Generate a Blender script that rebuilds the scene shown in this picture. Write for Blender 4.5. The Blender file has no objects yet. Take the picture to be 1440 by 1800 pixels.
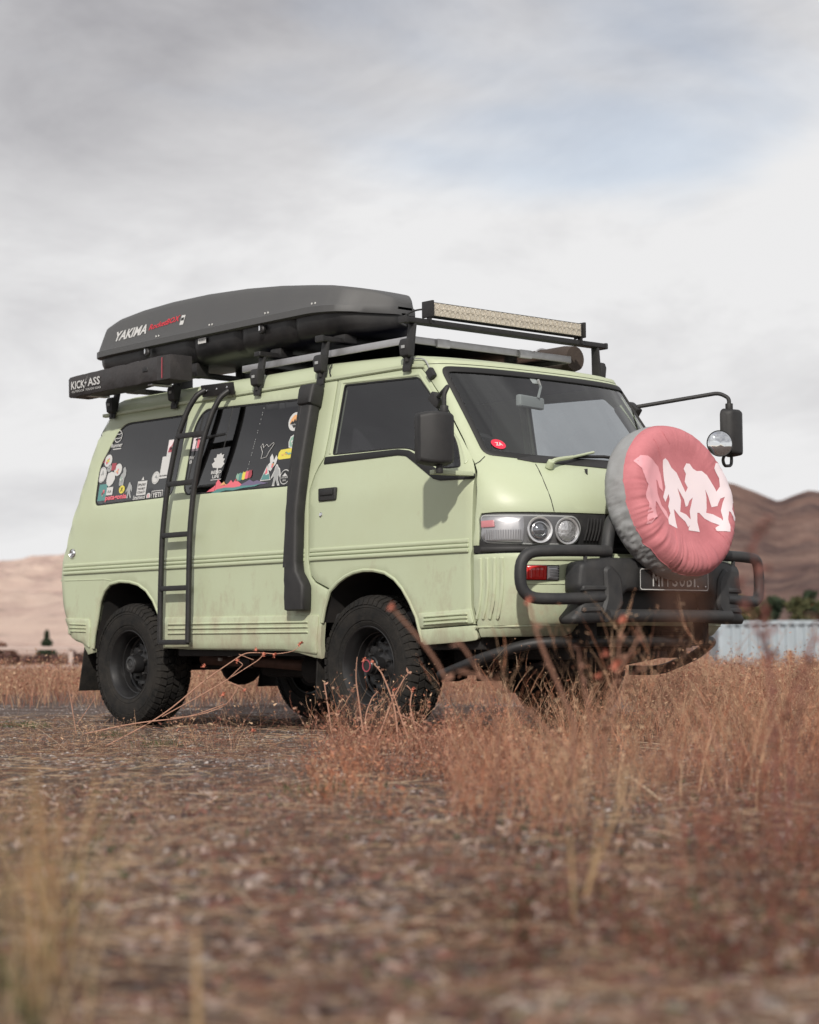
import bpy, bmesh, math, random
import numpy as np
from mathutils import Vector, Matrix, noise
from mathutils.geometry import delaunay_2d_cdt

sc = bpy.context.scene
COL = sc.collection
R = math.radians
random.seed(7)
rng = np.random.default_rng(11)

# ---------------------------------------------------------------- camera
CAM = Vector((7.98730834, -7.60113455, 0.48067649))
YAW, PITCH, ROLL = R(138.36245225), R(3.78280907), R(-0.40748583)
fwd = Vector((math.cos(PITCH)*math.cos(YAW), math.cos(PITCH)*math.sin(YAW), math.sin(PITCH)))
rt = fwd.cross(Vector((0, 0, 1))).normalized()
up = rt.cross(fwd)
c_, s_ = math.cos(ROLL), math.sin(ROLL)
rt2 = rt*c_ + up*s_
up2 = up*c_ - rt*s_
cd = bpy.data.cameras.new('camera')
cam = bpy.data.objects.new('camera', cd)
COL.objects.link(cam)
cam.matrix_world = Matrix(((rt2.x, up2.x, -fwd.x, CAM.x), (rt2.y, up2.y, -fwd.y, CAM.y),
                           (rt2.z, up2.z, -fwd.z, CAM.z), (0, 0, 0, 1)))
cd.sensor_fit = 'HORIZONTAL'
cd.sensor_width = 36
cd.lens = 3516.4/1440*36
cd.clip_start = .05
cd.clip_end = 20000
cd.dof.use_dof = True
cd.dof.focus_distance = 10.6
cd.dof.aperture_fstop = 3.4
sc.camera = cam

# ---------------------------------------------------------------- sky, sun, exposure
SUN_EL, SUN_AZ = R(34), R(-47)            # azimuth of the direction towards the sun, from +x
w = bpy.data.worlds.new('World')
sc.world = w
w.use_nodes = True
nt = w.node_tree
nt.nodes.clear()
L = nt.links.new
def N(t, **k):
    n = nt.nodes.new(t)
    for a, b in k.items():
        setattr(n, a, b)
    return n
out = N('ShaderNodeOutputWorld')
sky = N('ShaderNodeTexSky', sky_type='NISHITA', sun_disc=False, sun_elevation=SUN_EL, sun_rotation=math.pi/2-SUN_AZ)
sky.dust_density = 1.0
bg = N('ShaderNodeBackground'); bg.inputs[1].default_value = .11
L(sky.outputs[0], bg.inputs[0])
tc = N('ShaderNodeTexCoord')
def cloud_noise(scale, loc, rot, stretch, detail, rough, dist=0):
    mp = N('ShaderNodeMapping'); mp.inputs['Scale'].default_value = stretch; mp.inputs['Rotation'].default_value = rot; mp.inputs['Location'].default_value = loc
    L(tc.outputs['Generated'], mp.inputs[0])
    n = N('ShaderNodeTexNoise'); n.inputs['Scale'].default_value = scale; n.inputs['Detail'].default_value = detail; n.inputs['Roughness'].default_value = rough; n.inputs['Distortion'].default_value = dist
    L(mp.outputs[0], n.inputs['Vector']); return n.outputs[0]
def M(op, a, b=None, c=None):
    n = N('ShaderNodeMath', operation=op)
    for i, q in enumerate((a, b, c)):
        if q is None: continue
        if isinstance(q, (int, float)): n.inputs[i].default_value = q
        else: L(q, n.inputs[i])
    return n.outputs[0]
SK_A, SK_B = (8.84, 7.85, 2.6), (.51, 8.78, .21)
big = cloud_noise(1.9, SK_A, (R(24), R(-16), R(20)), (1, 1, 2.0), 3, .45, .6)
fine = cloud_noise(6.0, SK_A, (R(30), R(-20), R(20)), (1, 1, 2.4), 8, .64, .35)
sep = N('ShaderNodeSeparateXYZ'); L(tc.outputs['Generated'], sep.inputs[0])
mr = N('ShaderNodeMapRange', interpolation_type='SMOOTHSTEP'); mr.inputs[1].default_value = .16; mr.inputs[2].default_value = .36; mr.inputs[3].default_value = .0; mr.inputs[4].default_value = .19   # cloud deck thickens upwards
L(sep.outputs[2], mr.inputs[0])
v = M('ADD', M('MULTIPLY', big, .68), M('MULTIPLY', fine, .32))
v = M('SUBTRACT', v, mr.outputs[0])
r1 = N('ShaderNodeValToRGB')                 # cloud brightness
e = r1.color_ramp.elements
e[0].position = .22; e[0].color = (.38, .375, .395, 1)
e[1].position = .455; e[1].color = (.80, .797, .80, 1)
k_ = e.new(.38); k_.color = (.65, .645, .655, 1)
L(v, r1.inputs[0])
gap = cloud_noise(2.2, SK_B, (0, 0, 0), (1, 1, 3.0), 5, .5, .3)
r2 = N('ShaderNodeMapRange', interpolation_type='SMOOTHSTEP'); r2.inputs[1].default_value = .30; r2.inputs[2].default_value = .44; r2.inputs[3].default_value = .62; r2.inputs[4].default_value = 1
hz = N('ShaderNodeMapRange', interpolation_type='SMOOTHSTEP'); hz.inputs[1].default_value = .01; hz.inputs[2].default_value = .085; hz.inputs[3].default_value = .13; hz.inputs[4].default_value = 0   # the deck thins towards the horizon
L(sep.outputs[2], hz.inputs[0])
L(M('SUBTRACT', gap, hz.outputs[0]), r2.inputs[0])
bc = N('ShaderNodeBackground'); bc.inputs[1].default_value = 1.0
L(r1.outputs[0], bc.inputs[0])
mx = N('ShaderNodeMixShader')
L(r2.outputs[0], mx.inputs[0]); L(bg.outputs[0], mx.inputs[1]); L(bc.outputs[0], mx.inputs[2])
L(mx.outputs[0], out.inputs[0])

sd = bpy.data.lights.new('sun', 'SUN')
sd.energy = 3.3
sd.angle = R(1.6)
sd.color = (1, .94, .86)
sun = bpy.data.objects.new('sun', sd)
COL.objects.link(sun)
sv = Vector((math.cos(SUN_EL)*math.cos(SUN_AZ), math.cos(SUN_EL)*math.sin(SUN_AZ), math.sin(SUN_EL)))
sun.rotation_euler = sv.to_track_quat('Z', 'Y').to_euler()
sun.location = (3, -6, 9)
sc.view_settings.view_transform = 'Standard'
sc.view_settings.look = 'None'
sc.view_settings.exposure = .08
sc.view_settings.gamma = 1
sc.view_settings.use_curve_mapping = False
sc.cycles.use_denoising = True
sc.cycles.max_bounces = 8
sc.cycles.transparent_max_bounces = 24
sc.cycles.caustics_reflective = False
sc.cycles.caustics_refractive = False

# ---------------------------------------------------------------- materials
MATS = {}
def mat(name, col, rough=.6, metal=0, spec=.5, noise_amt=0, noise_scale=8, col2=None, bump=0, bump_scale=40, coat=0, stretch=(1, 1, 1)):
    m = bpy.data.materials.new(name); m.use_nodes = True
    t = m.node_tree; b = t.nodes['Principled BSDF']
    b.inputs['Base Color'].default_value = (*col, 1)
    b.inputs['Roughness'].default_value = rough
    b.inputs['Metallic'].default_value = metal
    b.inputs['Specular IOR Level'].default_value = spec
    if coat:
        b.inputs['Coat Weight'].default_value = coat
    if noise_amt or bump:
        tcn = t.nodes.new('ShaderNodeTexCoord'); mpn = t.nodes.new('ShaderNodeMapping'); mpn.inputs['Scale'].default_value = stretch
        t.links.new(tcn.outputs['Object'], mpn.inputs[0])
    if noise_amt:
        nn = t.nodes.new('ShaderNodeTexNoise'); nn.inputs['Scale'].default_value = noise_scale; nn.inputs['Detail'].default_value = 8; nn.inputs['Roughness'].default_value = .65
        t.links.new(mpn.outputs[0], nn.inputs['Vector'])
        rr = t.nodes.new('ShaderNodeMapRange'); rr.inputs[1].default_value = .35; rr.inputs[2].default_value = .7; rr.inputs[4].default_value = noise_amt
        t.links.new(nn.outputs[0], rr.inputs[0])
        mm = t.nodes.new('ShaderNodeMix'); mm.data_type = 'RGBA'
        mm.inputs[6].default_value = (*col, 1); mm.inputs[7].default_value = (*(col2 or tuple(c*.5 for c in col)), 1)
        t.links.new(rr.outputs[0], mm.inputs[0]); t.links.new(mm.outputs[2], b.inputs['Base Color'])
        ra = t.nodes.new('ShaderNodeMapRange'); ra.inputs[3].default_value = rough; ra.inputs[4].default_value = min(1, rough+.2)
        t.links.new(nn.outputs[0], ra.inputs[0]); t.links.new(ra.outputs[0], b.inputs['Roughness'])
    if bump:
        nb = t.nodes.new('ShaderNodeTexNoise'); nb.inputs['Scale'].default_value = bump_scale; nb.inputs['Detail'].default_value = 4
        t.links.new(mpn.outputs[0], nb.inputs['Vector'])
        bp = t.nodes.new('ShaderNodeBump'); bp.inputs['Strength'].default_value = bump; bp.inputs['Distance'].default_value = .01
        t.links.new(nb.outputs[0], bp.inputs['Height']); t.links.new(bp.outputs[0], b.inputs['Normal'])
    MATS[name] = m
    return m

def glass(name, tint, refl_rough=.01, ior=1.5):
    m = bpy.data.materials.new(name); m.use_nodes = True
    t = m.node_tree; t.nodes.remove(t.nodes['Principled BSDF'])
    o = t.nodes['Material Output']
    tr = t.nodes.new('ShaderNodeBsdfTransparent'); tr.inputs[0].default_value = (*tint, 1)
    gl = t.nodes.new('ShaderNodeBsdfGlossy'); gl.inputs['Roughness'].default_value = refl_rough; gl.inputs[0].default_value = (1, 1, 1, 1)
    fr = t.nodes.new('ShaderNodeFresnel'); ge = t.nodes.new('ShaderNodeNewGeometry'); io = t.nodes.new('ShaderNodeMapRange'); io.inputs[3].default_value = ior; io.inputs[4].default_value = 1/ior
    t.links.new(ge.outputs['Backfacing'], io.inputs[0]); t.links.new(io.outputs[0], fr.inputs[0])
    ms = t.nodes.new('ShaderNodeMixShader')
    t.links.new(fr.outputs[0], ms.inputs[0]); t.links.new(tr.outputs[0], ms.inputs[1]); t.links.new(gl.outputs[0], ms.inputs[2])
    t.links.new(ms.outputs[0], o.inputs[0])
    MATS[name] = m
    return m

PAINT = mat('sage_paint', (.488, .545, .380), .32, noise_amt=.45, noise_scale=2.6, col2=(.44, .47, .31), bump=.06, bump_scale=180)
def add_dust(m, col, z0, z1, amt):
    t = m.node_tree; b = t.nodes['Principled BSDF']; l = t.links.new
    src = b.inputs['Base Color'].links[0].from_socket; rs = b.inputs['Roughness'].links[0].from_socket
    g = t.nodes.new('ShaderNodeNewGeometry'); s = t.nodes.new('ShaderNodeSeparateXYZ'); l(g.outputs['Position'], s.inputs[0])
    r = t.nodes.new('ShaderNodeMapRange'); r.inputs[1].default_value = z0; r.inputs[2].default_value = z1; r.inputs[3].default_value = 0; r.inputs[4].default_value = .34; l(s.outputs[2], r.inputs[0])
    mp = t.nodes.new('ShaderNodeMapping'); mp.inputs['Scale'].default_value = (1, 1, .55); l(g.outputs['Position'], mp.inputs[0])
    n = t.nodes.new('ShaderNodeTexNoise'); n.inputs['Scale'].default_value = 9; n.inputs['Detail'].default_value = 9; n.inputs['Roughness'].default_value = .72; l(mp.outputs[0], n.inputs['Vector'])
    a = t.nodes.new('ShaderNodeMath'); a.operation = 'SUBTRACT'; l(n.outputs[0], a.inputs[0]); l(r.outputs[0], a.inputs[1])
    q = t.nodes.new('ShaderNodeMapRange'); q.inputs[1].default_value = .30; q.inputs[2].default_value = .62; q.inputs[4].default_value = amt; l(a.outputs[0], q.inputs[0])
    x = t.nodes.new('ShaderNodeMix'); x.data_type = 'RGBA'; l(q.outputs[0], x.inputs[0]); l(src, x.inputs[6]); x.inputs[7].default_value = (*col, 1); l(x.outputs[2], b.inputs['Base Color'])
    w_ = t.nodes.new('ShaderNodeMath'); w_.operation = 'ADD'; w_.use_clamp = True; l(rs, w_.inputs[0]); l(q.outputs[0], w_.inputs[1]); l(w_.outputs[0], b.inputs['Roughness'])
add_dust(PAINT, (.34, .27, .20), .35, 1.05, .75)
# road dust lying on the lower body: mixed in with its own blotchy shape
BLK = mat('black_plastic', (.017, .017, .018), .5, noise_amt=.5, noise_scale=12, col2=(.045, .043, .042), bump=.12, bump_scale=300)
BOXP = mat('box_plastic', (.078, .079, .081), .48, noise_amt=.4, noise_scale=5, col2=(.10, .10, .098), bump=.1, bump_scale=420)
BOXB = mat('box_tray', (.010, .010, .011), .30, noise_amt=.4, noise_scale=7, col2=(.04, .038, .036))
BMET = mat('black_metal', (.011, .011, .012), .42, noise_amt=.4, noise_scale=15, col2=(.045, .04, .037), bump=.1, bump_scale=200)
BULL = mat('bull_bar_coat', (.020, .021, .023), .5, noise_amt=.5, noise_scale=9, col2=(.065, .062, .058), bump=.15, bump_scale=160)
RUB = mat('rubber', (.012, .012, .012), .75, spec=.25, noise_amt=.6, noise_scale=14, col2=(.046, .040, .034), bump=.3, bump_scale=90)
RIM = mat('rim_black', (.016, .016, .017), .24, noise_amt=.4, noise_scale=14, col2=(.02, .018, .017))
SEAL = mat('seal', (.012, .012, .012), .6)
DARK = mat('underbody', (.014, .013, .013), .85, noise_amt=.5, noise_scale=9, col2=(.035, .028, .024))
RUST = mat('exhaust', (.14, .075, .055), .6, metal=.4, noise_amt=.7, noise_scale=10, col2=(.06, .04, .035))
CHR = mat('chrome', (.75, .75, .76), .12, metal=1)
ALU = mat('aluminium', (.55, .55, .56), .38, metal=.85, noise_amt=.4, noise_scale=20, col2=(.4, .39, .38))
REFL = mat('reflector', (.88, .88, .89), .28, metal=.8)
WHT = mat('sticker_white', (.60, .60, .59), .5)
PNK = mat('sticker_pink', (.75, .16, .2), .5)
RED = mat('red_print', (.62, .03, .05), .5)
REDL = mat('red_lens', (.55, .012, .01), .15, coat=.6)
YEL = mat('sticker_yellow', (.72, .62, .1), .5)
ORG = mat('sticker_orange', (.75, .4, .18), .5)
TEA = mat('sticker_teal', (.10, .26, .25), .5)
GRN = mat('sticker_green', (.25, .42, .33), .5)
PUR = mat('sticker_purple', (.16, .13, .22), .5)
GRY = mat('sticker_grey', (.36, .37, .37), .5)
MAR = mat('sticker_maroon', (.35, .06, .08), .5)
BLKP = mat('black_print', (.02, .02, .02), .5)
INT = mat('interior_trim', (.03, .029, .03), .8, noise_amt=.4, noise_scale=6)
SEATM = mat('seat_cloth', (.05, .05, .055), .9, bump=.3, bump_scale=120)
COVG = mat('cover_grey', (.30, .31, .315), .5, noise_amt=.7, noise_scale=4, col2=(.22, .21, .21), bump=.15, bump_scale=160)
COVP = mat('cover_pink', (.56, .195, .215), .7, noise_amt=.85, noise_scale=4.5, col2=(.40, .125, .14), bump=.15, bump_scale=160)
COVW = mat('print_white', (.80, .69, .71), .7, noise_amt=.3, noise_scale=5, col2=(.70, .62, .72))
COVL = mat('print_pink', (.78, .36, .40), .7, noise_amt=.4, noise_scale=4, col2=(.72, .45, .48))
PLT = mat('plate_black', (.02, .02, .02), .4)
PLW = mat('plate_silver', (.6, .6, .58), .4)
LED = mat('led_lens', (.80, .74, .62), .35, metal=.0, noise_amt=.8, noise_scale=70, col2=(.34, .29, .22), bump=.6, bump_scale=90)
VINYL = mat('awning_vinyl', (.032, .03, .031), .5, noise_amt=.4, noise_scale=10, col2=(.06, .052, .05), bump=.5, bump_scale=22)
SOLAR = mat('solar_cell', (.01, .012, .03), .15)
GWS = glass('windscreen_glass', (.74, .78, .78), .012, 1.75)
GDR = glass('door_glass', (.5, .51, .53), .012, 1.85)
GRE = glass('privacy_glass', (.20, .20, .21), .03, 1.8)
GLN = glass('lamp_glass', (.93, .93, .93))
MIR = mat('mirror_glass', (.8, .82, .83), .02, metal=1)

# ---------------------------------------------------------------- helpers
def tag(o, label=None, cat=None, group=None, kind=None):
    if label: o['label'] = label
    if cat: o['category'] = cat
    if group: o['group'] = group
    if kind: o['kind'] = kind
    return o

def empty(name, loc, rz=0):
    o = bpy.data.objects.new(name, None)
    o.location = loc; o.rotation_euler = (0, 0, rz); o.empty_display_size = .2
    COL.objects.link(o)
    return o

class MB:
    """collects geometry in world coordinates; build() links it as one mesh object"""
    def __init__(s):
        s.v = []; s.f = []
    def add(s, v, f):
        k = len(s.v); s.v += [tuple(p) for p in v]; s.f += [tuple(i+k for i in q) for q in f]; return s
    def box(s, c, d, rot=None):
        hx, hy, hz = d[0]/2, d[1]/2, d[2]/2
        P = [Vector((x, y, z)) for x in (-hx, hx) for y in (-hy, hy) for z in (-hz, hz)]
        if rot is not None: P = [rot @ p for p in P]
        P = [p+Vector(c) for p in P]
        return s.add(P, [(0, 1, 3, 2), (4, 6, 7, 5), (0, 4, 5, 1), (2, 3, 7, 6), (0, 2, 6, 4), (1, 5, 7, 3)])
    def tube(s, pts, r, seg=10, cap=True, close=False):
        pts = [Vector(p) for p in pts]; n = len(pts)
        rr = r if isinstance(r, (list, tuple)) else [r]*n
        V = []; F = []
        prev = None
        for i, p in enumerate(pts):
            a = pts[i-1] if (i or close) else p
            b = pts[(i+1) % n] if (i < n-1 or close) else p
            t = (b-a).normalized()
            if prev is None:
                u = t.cross(Vector((0, 0, 1)))
                if u.length < .1: u = t.cross(Vector((1, 0, 0)))
            else:
                u = prev - t*prev.dot(t)
            u.normalize(); prev = u
            v = t.cross(u)
            for k in range(seg):
                A = 2*math.pi*k/seg
                V.append(p + (u*math.cos(A)+v*math.sin(A))*rr[i])
        for i in range(n if close else n-1):
            j = (i+1) % n
            for k in range(seg):
                l = (k+1) % seg
                F.append((i*seg+k, j*seg+k, j*seg+l, i*seg+l))
        if cap and not close:
            F.append(tuple(range(seg))[::1]); F.append(tuple((n-1)*seg+k for k in range(seg))[::-1])
        return s.add(V, F)
    def lathe(s, prof, org, axis=(0, 1, 0), seg=40, a0=0, a1=2*math.pi):
        """prof: (radius, along axis)"""
        ax = Vector(axis).normalized(); org = Vector(org)
        u = ax.cross(Vector((0, 0, 1)));
        if u.length < .1: u = ax.cross(Vector((1, 0, 0)))
        u.normalize(); v = ax.cross(u)
        V = []; F = []; m = len(prof)
        for k in range(seg):
            A = a0+(a1-a0)*k/seg
            d = u*math.cos(A)+v*math.sin(A)
            for r_, h in prof: V.append(org+d*r_+ax*h)
        for k in range(seg):
            l = (k+1) % seg
            for i in range(m-1):
                F.append((k*m+i, k*m+i+1, l*m+i+1, l*m+i))
        return s.add(V, F)
    def loft(s, rings, cap=True, closed=True):
        n = len(rings[0]); V = []; F = []
        for r_ in rings: V += list(r_)
        for i in range(len(rings)-1):
            for k in range(n if closed else n-1):
                l = (k+1) % n
                F.append((i*n+k, i*n+l, (i+1)*n+l, (i+1)*n+k))
        if cap:
            F.append(tuple(range(n))[::-1]); F.append(tuple((len(rings)-1)*n+k for k in range(n)))
        return s.add(V, F)
    def build(s, name, m, parent=None, bevel=0, smooth=True, ang=32, seg=2, doubles=0):
        me = bpy.data.meshes.new(name)
        org = Vector((0, 0, 0))
        if s.v:
            A = np.array([tuple(p) for p in s.v], float); org = Vector(((A.min(0)+A.max(0))/2).tolist())
        me.from_pydata([(Vector(p)-org)[:] for p in s.v], [], s.f)
        bm = bmesh.new(); bm.from_mesh(me)
        if doubles: bmesh.ops.remove_doubles(bm, verts=bm.verts, dist=doubles)
        bmesh.ops.recalc_face_normals(bm, faces=bm.faces)
        if bevel:
            es = [e for e in bm.edges if len(e.link_faces) == 2 and e.calc_face_angle(0) > R(35)]
            if es: bmesh.ops.bevel(bm, geom=es, offset=bevel, segments=seg, profile=.6, affect='EDGES', clamp_overlap=True)
        bm.to_mesh(me); bm.free()
        return link(name, me, m, parent, org, smooth, ang)

def link(name, me, m, parent, org=Vector((0, 0, 0)), smooth=True, ang=32):
    if m is not None: me.materials.append(m)
    if smooth:
        me.polygons.foreach_set('use_smooth', [True]*len(me.polygons))
        me.set_sharp_from_angle(angle=R(ang))
    o = bpy.data.objects.new(name, me)
    COL.objects.link(o)
    o.location = org
    if parent is not None:
        o.parent = parent
        o.matrix_parent_inverse = MW(parent).inverted()
    return o

def MW(o):
    """world matrix without a depsgraph update"""
    m = Matrix.LocRotScale(o.location, o.rotation_euler, o.scale)
    if o.parent: m = MW(o.parent) @ o.matrix_parent_inverse @ m
    return m

def arcpts(pts, r, n=5):
    """round the inner corners of a polyline"""
    pts = [Vector(p) for p in pts]; o = [pts[0]]
    for i in range(1, len(pts)-1):
        a, p, b = pts[i-1], pts[i], pts[i+1]
        d1 = (a-p); d2 = (b-p); q = min(r, d1.length*.49, d2.length*.49)
        A = p+d1.normalized()*q; B = p+d2.normalized()*q
        for k in range(n+1):
            t = k/n; o.append(A*(1-t)**2+p*2*t*(1-t)+B*t*t)
    o.append(pts[-1]); return o

def rnd(poly, r, n=5):
    """round the corners of a closed 2-D polygon; r a number or one per corner"""
    o = []; m = len(poly)
    for i, p in enumerate(poly):
        q = r[i] if isinstance(r, (list, tuple)) else r
        p = np.array(p, float); a = np.array(poly[i-1], float)-p; b = np.array(poly[(i+1) % m], float)-p
        la, lb = np.hypot(*a), np.hypot(*b); q = min(q, la*.48, lb*.48)
        if q < 1e-4: o.append(tuple(p)); continue
        A = p+a/la*q; B = p+b/lb*q
        for k in range(n+1):
            t = k/n; o.append(tuple(A*(1-t)**2+p*2*t*(1-t)+B*t*t))
    return o

def pip(P, poly):
    P = np.asarray(P); x, y = P[:, 0], P[:, 1]; c = np.zeros(len(P), bool)
    q = np.asarray(poly); j = len(q)-1
    for i in range(len(q)):
        xi, yi = q[i]; xj, yj = q[j]
        if yi != yj:
            c ^= ((yi > y) != (yj > y)) & (x < (xj-xi)*(y-yi)/(yj-yi)+xi)
        j = i
    return c

def resample(poly, step):
    o = []; m = len(poly)
    for i in range(m):
        a = np.array(poly[i], float); b = np.array(poly[(i+1) % m], float); l = np.hypot(*(b-a))
        k = max(1, int(math.ceil(l/step)))
        for t in range(k): o.append(a+(b-a)*t/k)
    q = [o[0]]
    for p in o[1:]:
        if np.hypot(*(p-q[-1])) > 1e-4: q.append(p)
    if np.hypot(*(q[0]-q[-1])) < 1e-4: q.pop()
    return np.array(q)

def inset_poly(q, d):
    """d > 0 moves the outline inwards"""
    a = .5*np.sum(q[:, 0]*np.roll(q[:, 1], -1)-np.roll(q[:, 0], -1)*q[:, 1])
    e = np.roll(q, -1, 0)-q; e /= np.linalg.norm(e, axis=1)[:, None]
    n = np.stack([-e[:, 1], e[:, 0]], 1)*(1 if a > 0 else -1)
    m = n+np.roll(n, 1, 0); l = np.linalg.norm(m, axis=1)[:, None]; m = m/np.maximum(l, .3)
    k = np.maximum((m*n).sum(1), .5)[:, None]
    return q+m*d/k

CEN = np.array([-1., 0, 1.05])
def cnormal(ch, a, b):
    P = ch(a, b); h = 2e-3
    n = np.cross(ch(a+h, b)-ch(a-h, b), ch(a, b+h)-ch(a, b-h)); l = np.linalg.norm(n)
    n = n/l if l > 1e-12 else np.array([0, 0, 1.])
    return P, n

def panel(name, poly, ch, m, parent, holes=(), step=.045, th=.018, off=0, edge=.0025, ins=.006, flip=None, ang=40, smooth=True):
    """a thin shell panel with rounded edges lying on the surface ch(u, v)"""
    V2 = []; E = []; D = []
    def ring(q, d):
        k = len(V2); n = len(q)
        V2.extend([tuple(p) for p in q]); D.extend([d]*n); E.extend([(k+i, k+(i+1) % n) for i in range(n)])
    q = resample(poly, step)
    ring(q, -edge)
    inner = q
    if edge: inner = inset_poly(q, ins); ring(inner, 0)
    hs = []; ho = []
    for h in holes:
        g = resample(h, step); ring(g, -edge); hs.append(g)
        if edge: g2 = inset_poly(g, -ins); ring(g2, 0); ho.append(g2)
        else: ho.append(g)
    lo, hi = q.min(0), q.max(0)
    gx = np.arange(lo[0]+step*.5, hi[0], step); gy = np.arange(lo[1]+step*.5, hi[1], step)
    if len(gx) and len(gy):
        G = np.stack(np.meshgrid(gx, gy), -1).reshape(-1, 2)
        ok = pip(G, inner)
        for g in ho: ok &= ~pip(G, g)
        allb = np.array(V2)
        G = G[ok]
        if len(G):
            dm = np.min(np.linalg.norm(G[:, None]-allb[None], axis=2), axis=1)
            G = G[dm > step*.45]
        V2.extend([tuple(p) for p in G]); D.extend([0]*len(G))
    r_ = delaunay_2d_cdt([Vector(p) for p in V2], E, [], 0, 1e-7)
    W2 = np.array([tuple(p) for p in r_[0]]); dep = [D[o[0]] if o else 0 for o in r_[3]]
    T = np.array([tuple(f) for f in r_[2]]); cc = W2[T].mean(1)
    ok = pip(cc, q)
    for g in hs: ok &= ~pip(cc, g)
    T = T[ok]
    P = np.zeros((len(W2), 3)); Nn = np.zeros((len(W2), 3))
    used = np.unique(T)
    for i in used: P[i], Nn[i] = cnormal(ch, W2[i, 0], W2[i, 1])
    if flip is None:
        k = used[len(used)//2]; flip = np.dot(Nn[used].mean(0), P[used].mean(0)-CEN) < 0
    if flip: Nn = -Nn
    P2 = P+Nn*(off+np.array(dep)[:, None])
    F = []
    a, b, c = P2[T[:, 0]], P2[T[:, 1]], P2[T[:, 2]]
    s = (np.cross(b-a, c-a)*Nn[T[:, 0]]).sum(1) < 0
    T[s] = T[s][:, ::-1]
    cnt = {}
    for t in T.tolist():
        F.append(tuple(t))
        for i in range(3):
            e = (t[i], t[(i+1) % 3]); cnt[e] = 1
    V = [tuple(p) for p in P2]
    if th:
        back = {}
        for (i, j) in list(cnt):
            if (j, i) not in cnt:
                for k in (i, j):
                    if k not in back:
                        back[k] = len(V); V.append(tuple(P2[k]-Nn[k]*th))
                F.append((j, i, back[i], back[j]))
    used = sorted({i for f in F for i in f}); mp_ = {k: i for i, k in enumerate(used)}
    A = np.array([V[i] for i in used]); org = (A.min(0)+A.max(0))/2
    me = bpy.data.meshes.new(name)
    me.from_pydata((A-org).tolist(), [], [tuple(mp_[i] for i in f) for f in F])
    return link(name, me, m, parent, Vector(org.tolist()), smooth, ang)

def text_obj(name, s, m, parent, place, size=1, width=None, shear=0, extrude=.0006, bold=0):
    """flat lettering as mesh; place(x, y, z) maps text space (x right, y up, origin at the centre) to the world"""
    cu = bpy.data.curves.new(name, 'FONT'); cu.body = s; cu.size = 1; cu.shear = shear; cu.offset = bold; cu.resolution_u = 2
    cu.align_x = 'CENTER'; cu.align_y = 'CENTER'
    to = bpy.data.objects.new(name, cu); COL.objects.link(to)
    dg = bpy.context.evaluated_depsgraph_get(); dg.update()
    me = bpy.data.meshes.new_from_object(to.evaluated_get(dg))
    bpy.data.objects.remove(to); bpy.data.curves.remove(cu)
    co = np.array([v.co[:] for v in me.vertices])
    if not len(co): return None
    lo, hi = co.min(0), co.max(0); cen = (lo+hi)/2; h = hi[1]-lo[1]
    k = size/h; kx = (width/(hi[0]-lo[0])) if width else k
    P = [Vector(place((p[0]-cen[0])*kx, (p[1]-cen[1])*k, extrude)) for p in co]
    org = sum(P, Vector())/len(P)
    F = [tuple(p.vertices) for p in me.polygons]
    me2 = bpy.data.meshes.new(name); me2.from_pydata([(p-org)[:] for p in P], [], F)
    bpy.data.meshes.remove(me)
    return link(name, me2, m, parent, org, False)

# ---------------------------------------------------------------- van body surface
ZT = np.arange(.26, 2.001, .01)
def _t(pts, sm=2):
    p = np.array(pts, float); v = np.interp(ZT, p[:, 0], p[:, 1])
    k = np.exp(-.5*(np.arange(-3*sm, 3*sm+1)/sm)**2); k /= k.sum()
    return np.convolve(np.pad(v, 3*sm, mode='edge'), k, 'valid')
BW = _t([(.26, .77), (.34, .80), (.42, .832), (.5, .845), (1.0, .845), (1.27, .832), (1.5, .79), (1.94, .70)])
def mk(xf, af, nf, xr, ar):
    d = dict(xf=_t(xf), af=_t(af), nf=_t(nf), xr=_t(xr), ar=_t(ar))
    th = np.linspace(0, math.pi/2, 161); d['F'] = []; d['R'] = []
    for i in range(len(ZT)):
        for k, a, n, xc, sg in (('F', d['af'][i], d['nf'][i], d['xf'][i]-d['af'][i], 1), ('R', d['ar'][i], 2.3, d['xr'][i]+d['ar'][i], -1)):
            X = xc+sg*a*np.cos(th)**(2/n); Y = BW[i]*np.sin(th)**(2/n)
            Ln = np.concatenate([[0], np.cumsum(np.hypot(np.diff(X), np.diff(Y)))])
            d[k].append((Ln, X, Y, xc))
    return d
REAR = dict(xr=[(.26, -2.80), (.5, -2.90), (.7, -3.03), (.9, -3.07), (1.0, -3.06), (1.1, -3.02), (1.4, -2.92), (1.76, -2.83), (1.94, -2.70)], ar=[(.26, .15), (2, .15)])
UP = mk([(.26, 1.1), (.5, 1.15), (.9, 1.2), (1.05, 1.21), (1.2, 1.18), (1.33, 1.09), (1.40, .985), (1.91, .555), (1.96, .50)],
        [(.26, .4), (1.1, .4), (1.40, .37), (1.91, .17), (2, .15)], [(.26, 2.6), (1.0, 2.5), (1.3, 2.4), (2, 2.4)], **REAR)
BM = mk([(.26, 1.05), (.50, 1.16), (.60, 1.26), (.75, 1.30), (.92, 1.31), (.96, 1.30)], [(.26, .42), (2, .46)], [(.26, 3.0), (2, 3.0)], **REAR)
def _rows(z):
    t = (min(max(z, ZT[0]), ZT[-1]-1e-6)-ZT[0])/.01; i = min(int(t), len(ZT)-2); return i, t-i
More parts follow.
